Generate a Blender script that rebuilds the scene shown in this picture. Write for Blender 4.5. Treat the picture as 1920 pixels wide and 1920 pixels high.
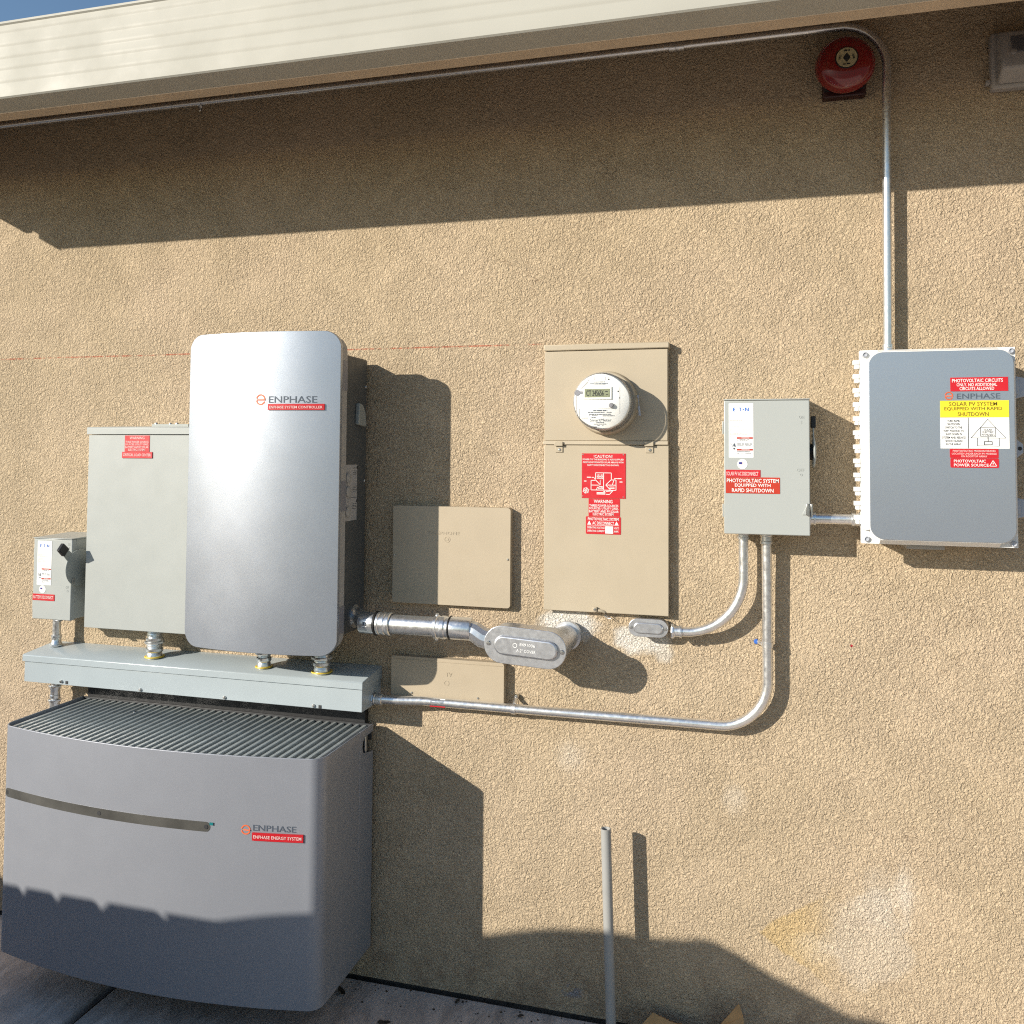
import bpy, bmesh, math, random
from mathutils import Matrix, Vector
random.seed(7)
scene = bpy.context.scene
for o in list(bpy.data.objects): bpy.data.objects.remove(o)
COL = scene.collection

# ------------------------------------------------------------------ camera
CAM = Vector((0.0, -2.576, 1.646))
yaw, pitch, roll = map(math.radians, (-15.43, 2.36, -0.39))
fw = Vector((math.sin(yaw)*math.cos(pitch), math.cos(yaw)*math.cos(pitch), math.sin(pitch)))
rt = Vector((math.cos(yaw), -math.sin(yaw), 0)); dn = -rt.cross(fw)
c_, s_ = math.cos(roll), math.sin(roll)
rt, dn = c_*rt + s_*dn, -s_*rt + c_*dn
cam = bpy.data.cameras.new("camera"); camo = bpy.data.objects.new("camera", cam); COL.objects.link(camo)
camo.matrix_world = Matrix(((rt.x, -dn.x, -fw.x, CAM.x), (rt.y, -dn.y, -fw.y, CAM.y), (rt.z, -dn.z, -fw.z, CAM.z), (0, 0, 0, 1)))
cam.sensor_width = 36; cam.lens = 36*1630/1920; cam.shift_y = -(960-786)/1920
cam.clip_start = 0.02; cam.clip_end = 2000
scene.camera = camo
scene.render.resolution_x = scene.render.resolution_y = 1024

# ------------------------------------------------------------------ light
SUN = Vector((1.015, 1.0, -0.52)).normalized()          # direction the light travels
elev = math.asin(-SUN.z); azim = math.atan2(-SUN.x, -SUN.y)
w = bpy.data.worlds.new("World"); scene.world = w; w.use_nodes = True
nt = w.node_tree; bg = nt.nodes["Background"]
sky = nt.nodes.new("ShaderNodeTexSky"); sky.sky_type = 'NISHITA'; sky.sun_disc = False
sky.sun_elevation = elev; sky.sun_rotation = azim; sky.altitude = 100; sky.air_density = 1.2; sky.dust_density = 0.3; sky.ozone_density = 3.0
nt.links.new(sky.outputs[0], bg.inputs[0]); bg.inputs[1].default_value = 0.105
sl = bpy.data.lights.new("sun", 'SUN'); sl.energy = 5.0; sl.angle = math.radians(0.5); sl.color = (1.0, 0.925, 0.81)
so = bpy.data.objects.new("sun", sl); COL.objects.link(so); so.rotation_euler = SUN.to_track_quat('-Z', 'Y').to_euler(); so.location = (-6, -6, 6)
scene.view_settings.view_transform = 'Standard'; scene.view_settings.look = 'None'; scene.view_settings.gamma = 1.0
scene.view_settings.exposure = 0.42
scene.cycles.filter_width = 1.15
scene.cycles.use_denoising = False; scene.cycles.sample_clamp_indirect = 2.0; scene.cycles.use_adaptive_sampling = False

# ------------------------------------------------------------------ materials
def new_mat(name):
    m = bpy.data.materials.new(name); m.use_nodes = True
    return m, m.node_tree.nodes, m.node_tree.links, m.node_tree.nodes["Principled BSDF"]

def mat(name, col, rough=0.5, metal=0.0, vary=0.06, rvary=0.1, scale=9.0, bump=0.0, bscale=300.0, coat=0.0, spec=0.5, speck=0.0):
    """painted / plastic / metal surface with broad tone variation, uneven gloss, a fine surface grain and optional specks of dirt"""
    m, N, L, b = new_mat(name)
    b.inputs["Roughness"].default_value = rough; b.inputs["Metallic"].default_value = metal
    b.inputs["Coat Weight"].default_value = coat; b.inputs["Specular IOR Level"].default_value = spec
    g = N.new("ShaderNodeNewGeometry")
    n = N.new("ShaderNodeTexNoise"); n.inputs["Scale"].default_value = scale; n.inputs["Detail"].default_value = 5
    L.new(g.outputs["Position"], n.inputs["Vector"])
    r = N.new("ShaderNodeValToRGB")
    r.color_ramp.elements[0].position = 0.3; r.color_ramp.elements[1].position = 0.72
    r.color_ramp.elements[0].color = (*[x*(1-vary) for x in col], 1); r.color_ramp.elements[1].color = (*[min(1, x*(1+vary)) for x in col], 1)
    L.new(n.outputs[0], r.inputs[0]); out = r.outputs[0]
    if speck > 0:
        n3 = N.new("ShaderNodeTexNoise"); n3.inputs["Scale"].default_value = 140; n3.inputs["Detail"].default_value = 2
        L.new(g.outputs["Position"], n3.inputs["Vector"])
        mr = N.new("ShaderNodeMapRange"); mr.inputs[1].default_value = 0.70; mr.inputs[2].default_value = 0.76; mr.inputs[4].default_value = speck
        L.new(n3.outputs[0], mr.inputs[0])
        mx = N.new("ShaderNodeMix"); mx.data_type = 'RGBA'; mx.inputs[7].default_value = (*[x*0.6 for x in col], 1)
        L.new(mr.outputs[0], mx.inputs[0]); L.new(out, mx.inputs[6]); out = mx.outputs[2]
    L.new(out, b.inputs["Base Color"])
    n2 = N.new("ShaderNodeTexNoise"); n2.inputs["Scale"].default_value = scale*3.3; n2.inputs["Detail"].default_value = 4
    L.new(g.outputs["Position"], n2.inputs["Vector"])
    mr = N.new("ShaderNodeMapRange"); mr.inputs[1].default_value = 0.3; mr.inputs[2].default_value = 0.7
    mr.inputs[3].default_value = max(0.03, rough-rvary); mr.inputs[4].default_value = min(1, rough+rvary)
    L.new(n2.outputs[0], mr.inputs[0]); L.new(mr.outputs[0], b.inputs["Roughness"])
    if bump > 0:
        n4 = N.new("ShaderNodeTexNoise"); n4.inputs["Scale"].default_value = bscale; n4.inputs["Detail"].default_value = 3
        L.new(g.outputs["Position"], n4.inputs["Vector"])
        bp = N.new("ShaderNodeBump"); bp.inputs["Strength"].default_value = bump; bp.inputs["Distance"].default_value = 0.002
        L.new(n4.outputs[0], bp.inputs["Height"]); L.new(bp.outputs[0], b.inputs["Normal"])
    return m

def stucco():
    m, N, L, b = new_mat("tan_stucco")
    b.inputs["Roughness"].default_value = 0.9; b.inputs["Specular IOR Level"].default_value = 0.2
    tc = N.new("ShaderNodeTexCoord"); V = tc.outputs["Object"]
    def noise(scale, detail=2.0, rough=0.5, vec=V, dist=0.0):
        n = N.new("ShaderNodeTexNoise"); n.inputs["Scale"].default_value = scale; n.inputs["Detail"].default_value = detail
        n.inputs["Roughness"].default_value = rough; n.inputs["Distortion"].default_value = dist
        L.new(vec, n.inputs["Vector"]); return n
    def mrange(src, a, c, lo=0.0, hi=1.0, smooth=True):
        r = N.new("ShaderNodeMapRange"); r.interpolation_type = 'SMOOTHSTEP' if smooth else 'LINEAR'
        r.inputs[1].default_value = a; r.inputs[2].default_value = c; r.inputs[3].default_value = lo; r.inputs[4].default_value = hi
        L.new(src, r.inputs[0]); return r.outputs[0]
    def math2(op, a, c):
        k = N.new("ShaderNodeMath"); k.operation = op
        for i, v in enumerate((a, c)):
            if isinstance(v, (int, float)): k.inputs[i].default_value = v
            else: L.new(v, k.inputs[i])
        return k.outputs[0]
    def mix(fac, a, c):
        x = N.new("ShaderNodeMix"); x.data_type = 'RGBA'
        for i, v in ((0, fac), (6, a), (7, c)):
            if isinstance(v, (int, float)): x.inputs[i].default_value = v
            elif isinstance(v, tuple): x.inputs[i].default_value = (*v, 1)
            else: L.new(v, x.inputs[i])
        return x.outputs[2]
    # trowelled dash coat: flat-topped crumbs with narrow crooked creases between them
    big = noise(2.2, 4, 0.6)
    crumbs = noise(215, 3.0, 0.6, dist=0.45)
    worms = noise(105, 2.0, 0.5, dist=0.7)
    fine = noise(420, 2, 0.6)
    plate = math2('ADD', math2('MULTIPLY', mrange(crumbs.outputs[0], 0.30, 0.62), 0.62), math2('MULTIPLY', mrange(worms.outputs[0], 0.34, 0.60), 0.55))
    coarse = noise(38, 3, 0.55)
    trowel = noise(5.5, 4, 0.6, dist=1.2)                               # patches worked flatter by the float
    amp = mrange(trowel.outputs[0], 0.34, 0.62, 0.82, 1.12)
    h = math2('MULTIPLY', math2('SUBTRACT', math2('ADD', plate, math2('MULTIPLY', fine.outputs[0], 0.40)), 0.82), amp)
    h = math2('ADD', h, math2('MULTIPLY', coarse.outputs[0], 0.22))
    bp = N.new("ShaderNodeBump"); bp.inputs["Strength"].default_value = 1.0; bp.inputs["Distance"].default_value = 0.0052
    L.new(h, bp.inputs["Height"]); L.new(bp.outputs[0], b.inputs["Normal"])
    # colour: tan with lighter and pinker fields
    base = mix(mrange(big.outputs[0], 0.35, 0.68), (0.545, 0.430, 0.285), (0.600, 0.476, 0.325))
    grit = noise(420, 1)
    base = mix(mrange(grit.outputs[0], 0.52, 0.72, 0, 0.55), base, (0.70, 0.57, 0.42))
    base = mix(mrange(noise(210, 2).outputs[0], 0.56, 0.72, 0, 0.6), base, (0.30, 0.205, 0.125))
    base = mix(mrange(noise(1.1, 5, 0.6).outputs[0], 0.45, 0.7, 0, 0.2), base, (0.52, 0.385, 0.285))
    hair = math2('ABSOLUTE', math2('SUBTRACT', noise(1.7, 6, 0.62, dist=0.4).outputs[0], 0.5), 0)
    base = mix(math2('MULTIPLY', mrange(hair, 0.0022, 0.0006), mrange(noise(0.9, 2).outputs[0], 0.52, 0.6, 0, 0.55)), base, (0.24, 0.17, 0.11))
    sep = N.new("ShaderNodeSeparateXYZ"); L.new(V, sep.inputs[0]); X, Z = sep.outputs[0], sep.outputs[2]
    wob = noise(9, 4, 0.6)
    def patch(cx, cz, rx, rz, soft, col, amount, base):
        dx = math2('DIVIDE', math2('SUBTRACT', X, cx), rx); dz = math2('DIVIDE', math2('SUBTRACT', Z, cz), rz)
        d = math2('SQRT', math2('ADD', math2('MULTIPLY', dx, dx), math2('MULTIPLY', dz, dz)), 0)
        d = math2('ADD', d, math2('MULTIPLY', math2('SUBTRACT', wob.outputs[0], 0.5), 1.6))
        return mix(mrange(d, 1.0, 1.0-soft, 0, amount), base, col)
    pale = (0.78, 0.74, 0.66)
    base = patch(-0.53, 1.140, 0.105, 0.065, 0.45, pale, 1.0, base)       # mortar left round the large entry
    base = patch(-0.31, 1.112, 0.100, 0.048, 0.5, pale, 0.9, base)       # and round the small one
    base = patch(-0.245, 1.07, 0.035, 0.03, 0.6, pale, 0.6, base)
    base = patch(-0.66, 1.03, 0.05, 0.025, 0.6, pale, 0.45, base)
    base = patch(-0.52, 0.75, 0.08, 0.07, 1.0, pale, 0.25, base)
    base = patch(0.34, 0.43, 0.11, 0.13, 1.0, pale, 0.28, base)
    base = patch(0.39, 0.47, 0.03, 0.14, 0.9, pale, 0.3, base)
    base = patch(0.31, 0.35, 0.13, 0.14, 0.35, (0.72, 0.64, 0.53), 0.35, base)
    base = patch(-0.05, 0.68, 0.05, 0.07, 0.9, pale, 0.22, base)
    base = patch(0.14, 0.30, 0.10, 0.05, 0.8, pale, 0.25, base)
    # yellowish wedge-shaped stain with a crisp left edge
    e1 = mrange(math2('SUBTRACT', math2('ADD', math2('ADD', math2('MULTIPLY', X, 0.72), 0.316), math2('MULTIPLY', math2('SUBTRACT', wob.outputs[0], 0.5), 0.05)), Z), -0.004, 0.008)
    e2 = mrange(math2('ADD', math2('ADD', math2('MULTIPLY', X, 0.62), math2('MULTIPLY', math2('SUBTRACT', wob.outputs[0], 0.5), 0.05)), math2('SUBTRACT', Z, 0.326)), -0.004, 0.010)
    e3 = mrange(X, 0.25, 0.09)
    st = math2('MULTIPLY', math2('MULTIPLY', e1, e2), math2('MULTIPLY', e3, mrange(wob.outputs[0], 0.15, 0.5, 0.45, 1.0)))
    base = mix(math2('MULTIPLY', st, 0.55), base, (0.62, 0.43, 0.17))
    # snapped red chalk line
    off = noise(4, 3)
    dl = math2('ABSOLUTE', math2('SUBTRACT', math2('ADD', Z, math2('MULTIPLY', math2('SUBTRACT', off.outputs[0], 0.5), 0.006)), 1.9855), 0)
    ln = math2('MULTIPLY', mrange(dl, 0.0034, 0.0012), mrange(X, -0.60, -0.66))
    ln = math2('MULTIPLY', ln, mrange(noise(34, 3, 0.65).outputs[0], 0.38, 0.58))
    base = mix(math2('MULTIPLY', ln, 0.75), base, (0.50, 0.105, 0.055))
    # a speck of red marking paint
    dd = math2('ADD', math2('ABSOLUTE', math2('SUBTRACT', X, 0.262), 0), math2('ABSOLUTE', math2('SUBTRACT', Z, 1.128), 0))
    base = mix(mrange(dd, 0.006, 0.003), base, (0.5, 0.03, 0.05))
    # splash-back dirt near the ground
    base = mix(math2('MULTIPLY', mrange(Z, 0.32, 0.0), mrange(noise(14, 5, 0.65).outputs[0], 0.42, 0.66, 0, 0.5)), base, (0.25, 0.17, 0.115))
    gp = math2('MULTIPLY', mrange(noise(22, 4).outputs[0], 0.5, 0.62), 1.0)
    dxx = math2('MULTIPLY', mrange(math2('ABSOLUTE', math2('SUBTRACT', X, -0.535), 0), 0.06, 0.03), mrange(math2('ABSOLUTE', math2('SUBTRACT', Z, 0.075), 0), 0.025, 0.01))
    base = mix(math2('MULTIPLY', math2('MULTIPLY', dxx, gp), 0.8), base, (0.30, 0.30, 0.33))
    L.new(base, b.inputs["Base Color"])
    return m

def concrete(name, col):
    m, N, L, b = new_mat(name); b.inputs["Roughness"].default_value = 0.85
    tc = N.new("ShaderNodeTexCoord")
    mp = N.new("ShaderNodeMapping"); mp.inputs["Scale"].default_value = (1.0, 0.35, 1.0); mp.inputs["Rotation"].default_value = (0, 0, 0.35)
    L.new(tc.outputs["Object"], mp.inputs[0])
    n1 = N.new("ShaderNodeTexNoise"); n1.inputs["Scale"].default_value = 14; n1.inputs["Detail"].default_value = 8; n1.inputs["Roughness"].default_value = 0.65; n1.inputs["Distortion"].default_value = 0.6
    n2 = N.new("ShaderNodeTexNoise"); n2.inputs["Scale"].default_value = 130; n2.inputs["Detail"].default_value = 3
    L.new(mp.outputs[0], n1.inputs["Vector"]); L.new(tc.outputs["Object"], n2.inputs["Vector"])
    r = N.new("ShaderNodeValToRGB"); e = r.color_ramp.elements
    e[0].position = 0.30; e[0].color = (*[x*0.55 for x in col], 1); e[1].position = 0.62; e[1].color = (*[x*1.08 for x in col], 1)
    L.new(n1.outputs[0], r.inputs[0])
    mx = N.new("ShaderNodeMix"); mx.data_type = 'RGBA'; mx.inputs[7].default_value = (*[x*0.6 for x in col], 1)
    mr = N.new("ShaderNodeMapRange"); mr.inputs[1].default_value = 0.6; mr.inputs[2].default_value = 0.72; mr.inputs[4].default_value = 0.5
    L.new(n2.outputs[0], mr.inputs[0]); L.new(mr.outputs[0], mx.inputs[0]); L.new(r.outputs[0], mx.inputs[6]); L.new(mx.outputs[2], b.inputs["Base Color"])
    ad = N.new("ShaderNodeMath"); ad.operation = 'MULTIPLY_ADD'; ad.inputs[1].default_value = 0.15
    L.new(n2.outputs[0], ad.inputs[0]); L.new(n1.outputs[0], ad.inputs[2])
    bp = N.new("ShaderNodeBump"); bp.inputs["Strength"].default_value = 0.9; bp.inputs["Distance"].default_value = 0.012
    L.new(ad.outputs[0], bp.inputs["Height"]); L.new(bp.outputs[0], b.inputs["Normal"])
    return m

def woodmat(name, col):
    m, N, L, b = new_mat(name); b.inputs["Roughness"].default_value = 0.8
    tc = N.new("ShaderNodeTexCoord"); mp = N.new("ShaderNodeMapping"); mp.inputs["Scale"].default_value = (9, 9, 0.7)
    L.new(tc.outputs["Object"], mp.inputs[0])
    n = N.new("ShaderNodeTexNoise"); n.inputs["Scale"].default_value = 6; n.inputs["Detail"].default_value = 6
    L.new(mp.outputs[0], n.inputs["Vector"])
    r = N.new("ShaderNodeValToRGB"); e = r.color_ramp.elements
    e[0].position = 0.3; e[0].color = (*[x*0.6 for x in col], 1); e[1].position = 0.7; e[1].color = (*[x*1.2 for x in col], 1)
    L.new(n.outputs[0], r.inputs[0]); L.new(r.outputs[0], b.inputs["Base Color"]); return m

def glassmat(name, tint=(1, 1, 1), rough=0.03):
    m, N, L, b = new_mat(name)
    b.inputs["Base Color"].default_value = (*tint, 1); b.inputs["Roughness"].default_value = rough
    tr = N.new("ShaderNodeBsdfTransparent"); gl = N.new("ShaderNodeBsdfGlossy"); gl.inputs["Roughness"].default_value = rough
    fr = N.new("ShaderNodeFresnel"); fr.inputs["IOR"].default_value = 1.2; mx = N.new("ShaderNodeMixShader")
    L.new(fr.outputs[0], mx.inputs[0]); L.new(tr.outputs[0], mx.inputs[1]); L.new(gl.outputs[0], mx.inputs[2]); L.new(mx.outputs[0], N["Material Output"].inputs[0])
    return m

M = {}
M['stucco'] = stucco()
M['gutter'] = mat("cream_gutter_paint", (0.405, 0.394, 0.342), 0.6, vary=0.05, scale=3, spec=0.25, speck=0.10)
M['fascia'] = mat("beige_fascia_paint", (0.52, 0.41, 0.29), 0.7, vary=0.08, bump=0.3, bscale=120)
M['eave'] = mat("brown_eave_boards", (0.20, 0.15, 0.11), 0.8, vary=0.15, bump=0.2)
M['shingle'] = mat("roof_shingle", (0.14, 0.12, 0.10), 0.9, vary=0.3, scale=30)
M['galv'] = mat("galvanised_conduit", (0.78, 0.78, 0.77), 0.31, 0.9, vary=0.06, rvary=0.07, scale=24)
M['zinc'] = mat("zinc_die_cast", (0.74, 0.75, 0.75), 0.30, 0.9, vary=0.08, rvary=0.10, scale=30)
M['alu'] = mat("cast_aluminium", (0.60, 0.61, 0.63), 0.34, 0.85, vary=0.04, rvary=0.05, scale=20, bump=0.03, bscale=300)
M['dullpipe'] = mat("weathered_conduit", (0.34, 0.33, 0.32), 0.45, 0.8, vary=0.14, scale=20)
M['grey'] = mat("grey_enamel", (0.372, 0.392, 0.376), 0.36, vary=0.015, rvary=0.05, scale=5, bump=0.05, bscale=500, speck=0.10)
M['troughgrey'] = mat("grey_enamel_trough", (0.375, 0.425, 0.445), 0.24, vary=0.05, rvary=0.05, scale=5, bump=0.05, bscale=500)
M['handlegrey'] = mat("grey_handle_enamel", (0.30, 0.32, 0.30), 0.45, vary=0.05)
M['tan'] = mat("tan_enamel", (0.415, 0.352, 0.255), 0.45, vary=0.035, rvary=0.06, scale=6, bump=0.08, bscale=260, speck=0.25)
M['tanbox'] = mat("tan_plastic_cover", (0.405, 0.338, 0.242), 0.55, vary=0.04, scale=7, bump=0.10, bscale=200, speck=0.2)
M['silver'] = mat("silver_paint", (0.40, 0.435, 0.495), 0.335, 0.74, vary=0.02, rvary=0.015, scale=3, bump=0.10, bscale=1400)
M['slate'] = mat("slate_silver_paint", (0.41, 0.45, 0.515), 0.26, 0.72, vary=0.02, rvary=0.02, scale=3, bump=0.08, bscale=1400)
M['battery'] = mat("grey_satin_paint", (0.30, 0.315, 0.35), 0.42, 0.35, vary=0.012, rvary=0.02, scale=4, bump=0.12, bscale=1100, speck=0.08)
M['grille'] = mat("grey_grille_bars", (0.35, 0.38, 0.38), 0.36, 0.2, vary=0.12, scale=20)
M['dark'] = mat("charcoal_plastic", (0.035, 0.036, 0.038), 0.5, vary=0.1)
M['black'] = mat("black_plastic", (0.012, 0.012, 0.013), 0.5, vary=0.2)
M['trim'] = mat("beige_grey_trim", (0.36, 0.35, 0.33), 0.5, vary=0.04)
M['trim2'] = mat("mid_grey_trim", (0.22, 0.22, 0.24), 0.5, vary=0.04)
M['rear'] = mat("dark_grey_chassis", (0.085, 0.09, 0.09), 0.5, vary=0.06)
M['whiteplastic'] = mat("white_plastic", (0.74, 0.74, 0.72), 0.42, vary=0.03, bump=0.05)
M['latch'] = mat("shaded_latch_plastic", (0.40, 0.42, 0.46), 0.5, vary=0.04)  # latch plastic tinted grey-blue, with shade put into its colour
M['red'] = mat("red_placard", (0.50, 0.010, 0.018), 0.42, vary=0.04)
M['redorange'] = mat("faded_red_sticker", (0.43, 0.032, 0.014), 0.42, vary=0.08)
M['white'] = mat("white_print", (0.78, 0.78, 0.76), 0.5, vary=0.02)
M['pinkwhite'] = mat("engraved_print", (0.80, 0.55, 0.53), 0.5, vary=0.05)
M['yellow'] = mat("yellow_sticker", (0.80, 0.62, 0.03), 0.42, vary=0.03)
M['blackink'] = mat("black_print", (0.02, 0.02, 0.02), 0.6, vary=0.1)
M['greyink'] = mat("grey_print", (0.07, 0.09, 0.12), 0.5, vary=0.1)
M['lightink'] = mat("pale_grey_print", (0.40, 0.39, 0.38), 0.5, vary=0.1)
M['orange'] = mat("orange_print", (0.75, 0.14, 0.04), 0.5, vary=0.04)
M['blueink'] = mat("blue_print", (0.01, 0.13, 0.52), 0.5, vary=0.05)
M['navy'] = mat("navy_print", (0.03, 0.03, 0.22), 0.5, vary=0.05)
M['brownink'] = mat("brown_print", (0.13, 0.10, 0.01), 0.5, vary=0.05)
M['screw'] = mat("steel_screw", (0.55, 0.55, 0.54), 0.3, 1.0, vary=0.08)
M['bell'] = mat("glossy_red_enamel", (0.19, 0.009, 0.010), 0.18, vary=0.15, rvary=0.06, coat=0.6)
M['shaded_red'] = mat('shaded_red_box', (0.03, 0.004, 0.004), 0.5)  # bell box red darkened nearly to black, its shade put into the colour
M['belllabel'] = mat("aged_cream_label", (0.46, 0.39, 0.22), 0.5, vary=0.1)
M['meterface'] = mat("meter_face_white", (0.80, 0.80, 0.76), 0.5, vary=0.03, scale=30)
M['lcd'] = mat("lcd_olive", (0.24, 0.26, 0.16), 0.25, vary=0.05)
M['glass'] = glassmat("clear_meter_glass")
M['lens'] = mat("smoked_lens", (0.10, 0.10, 0.11), 0.2, vary=0.1)
M['lamphousing'] = mat("grey_lamp_housing", (0.33, 0.31, 0.29), 0.5, vary=0.08)
M['pvc'] = mat("grey_pvc", (0.31, 0.31, 0.295), 0.5, vary=0.06, speck=0.1)
M['slab'] = concrete("stamped_concrete", (0.62, 0.53, 0.465))
M['soil'] = concrete("packed_earth", (0.17, 0.14, 0.11))
M['fence'] = woodmat("weathered_fence_wood", (0.30, 0.22, 0.15))
M['cardboard'] = mat("brown_cardboard", (0.40, 0.24, 0.105), 0.85, vary=0.12, scale=30, bump=0.2, bscale=100)
M['torn'] = mat("torn_cardboard_core", (0.26, 0.13, 0.05), 0.95, vary=0.4, scale=120, bump=0.6, bscale=300)
M['leaf'] = mat("dry_leaf_brown", (0.05, 0.035, 0.022), 0.8, vary=0.3, scale=60)
M['sealant'] = mat("yellow_sealing_ring", (0.70, 0.50, 0.06), 0.4)
M['film'] = mat("smoky_window_strip", (0.085, 0.083, 0.075), 0.22, vary=0.35, rvary=0.1, scale=9)
M['teal'] = mat("teal_film_tab", (0.01, 0.16, 0.17), 0.4)
M['bluecap'] = mat("blue_screw_cap", (0.03, 0.12, 0.45), 0.4)

# ------------------------------------------------------------------ helpers
def link(o, parent=None):
    COL.objects.link(o)
    if parent: o.parent = parent
    return o

def thing(name, label, cat, loc=(0, 0, 0), group=None):
    o = bpy.data.objects.new(name, None); o.empty_display_size = 0.05; o.location = loc
    o['label'] = label; o['category'] = cat
    if group: o['group'] = group
    return link(o)

def origin(o):
    v = Vector((0, 0, 0))
    while o is not None: v += o.location; o = o.parent
    return v

def tag(o, label=None, cat=None, group=None, kind=None):
    for k, v in (('label', label), ('category', cat), ('group', group), ('kind', kind)):
        if v: o[k] = v
    return o

class MB:
    """collects shapes in world coordinates, then links them as one mesh object"""
    def __init__(s): s.bm = bmesh.new()
    def box(s, x0, x1, y0, y1, z0, z1):
        v = [s.bm.verts.new((x, y, z)) for x in (x0, x1) for y in (y0, y1) for z in (z0, z1)]
        for f in ((0, 1, 3, 2), (4, 6, 7, 5), (0, 4, 5, 1), (2, 3, 7, 6), (0, 2, 6, 4), (1, 5, 7, 3)): s.bm.faces.new([v[i] for i in f])
        return s
    def prism(s, pts, axis, a, b):
        """polygon pts in the two other axes (in order x,y,z), extruded along axis from a to b"""
        def P(p, t): return {'x': (t, p[0], p[1]), 'y': (p[0], t, p[1]), 'z': (p[0], p[1], t)}[axis]
        A = [s.bm.verts.new(P(p, a)) for p in pts]; B = [s.bm.verts.new(P(p, b)) for p in pts]; n = len(pts)
        s.bm.faces.new(A); s.bm.faces.new(B[::-1])
        for i in range(n): s.bm.faces.new((A[i], B[i], B[(i+1) % n], A[(i+1) % n]))
        return s
    def tube(s, path, r, seg=20, cap=True, rin=None):
        path = [Vector(p) for p in path]; rs = r if isinstance(r, (list, tuple)) else [r]*len(path)
        rings = []; up = None
        for i, p in enumerate(path):
            t = ((path[min(i+1, len(path)-1)] - path[i]).normalized() + (path[i] - path[max(i-1, 0)]).normalized())
            if t.length < 1e-6: t = rings_t
            t.normalize(); rings_t = t
            if up is None: up = Vector((0, 1, 0)) if abs(t.y) < 0.9 else Vector((0, 0, 1))
            u = (up - t*up.dot(t)).normalized(); v = t.cross(u); up = u
            rings.append([s.bm.verts.new(p + rs[i]*(math.cos(2*math.pi*k/seg)*u + math.sin(2*math.pi*k/seg)*v)) for k in range(seg)])
        for a, b in zip(rings, rings[1:]):
            for k in range(seg): s.bm.faces.new((a[k], a[(k+1) % seg], b[(k+1) % seg], b[k]))
        if cap: s.bm.faces.new(rings[0][::-1]); s.bm.faces.new(rings[-1])
        return s
    def cyl(s, p, q, r, seg=24): return s.tube([p, q], r, seg)
    def lathe(s, c, axis, prof, seg=48):
        """profile [(radius, distance along axis)] turned round the axis through c"""
        c = Vector(c); a = Vector(axis).normalized(); u = Vector((0, 0, 1)) if abs(a.z) < 0.9 else Vector((1, 0, 0)); u = (u - a*u.dot(a)).normalized(); v = a.cross(u)
        rings = []
        for r, d in prof:
            if r < 1e-6: rings.append([s.bm.verts.new(c + a*d)])
            else: rings.append([s.bm.verts.new(c + a*d + r*(math.cos(2*math.pi*k/seg)*u + math.sin(2*math.pi*k/seg)*v)) for k in range(seg)])
        for A, B in zip(rings, rings[1:]):
            for k in range(seg):
                k2 = (k+1) % seg
                if len(A) == 1 and len(B) == 1: continue
                if len(A) == 1: s.bm.faces.new((A[0], B[k2], B[k]))
                elif len(B) == 1: s.bm.faces.new((A[k], A[k2], B[0]))
                else: s.bm.faces.new((A[k], A[k2], B[k2], B[k]))
        return s
    def seg(s, a, b, wd, y, th=0.0006):
        """flat printed stroke from a to b (x, z) on the plane y"""
        a = Vector(a); b = Vector(b); d = (b-a); 
        if d.length < 1e-6: return s
        n = Vector((-d.y, d.x)).normalized()*wd/2
        return s.prism([tuple(a+n), tuple(b+n), tuple(b-n), tuple(a-n)], 'y', y-th, y)
    def panel(s, x0, x1, z0, z1, r, yf, thick, cols=28):
        """rounded-corner plate whose front follows yf(x); back is thick behind it"""
        xs = sorted(set([x0 + r*(1-math.cos(math.pi/2*i/8)) for i in range(9)] + [x1 - r*(1-math.cos(math.pi/2*i/8)) for i in range(9)] + [x0+r+(x1-x0-2*r)*i/cols for i in range(cols+1)]))
        xs = [x for i, x in enumerate(xs) if i == 0 or x-xs[i-1] > 1e-6]
        F, B = [], []
        for x in xs:
            e = max(0.0, (x0+r)-x, x-(x1-r)); dz = r - math.sqrt(max(0, r*r-e*e))
            y = yf(x); yb = thick(x) if callable(thick) else y+thick
            F.append([s.bm.verts.new((x, y, z0+dz)), s.bm.verts.new((x, y, z1-dz))]); B.append([s.bm.verts.new((x, yb, z0+dz)), s.bm.verts.new((x, yb, z1-dz))])
        for i in range(len(xs)-1):
            s.bm.faces.new((F[i][0], F[i+1][0], F[i+1][1], F[i][1])); s.bm.faces.new((B[i][1], B[i+1][1], B[i+1][0], B[i][0]))
            s.bm.faces.new((F[i][1], F[i+1][1], B[i+1][1], B[i][1])); s.bm.faces.new((B[i][0], B[i+1][0], F[i+1][0], F[i][0]))
        s.bm.faces.new((F[0][0], F[0][1], B[0][1], B[0][0])); s.bm.faces.new((F[-1][1], F[-1][0], B[-1][0], B[-1][1]))
        return s
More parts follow.
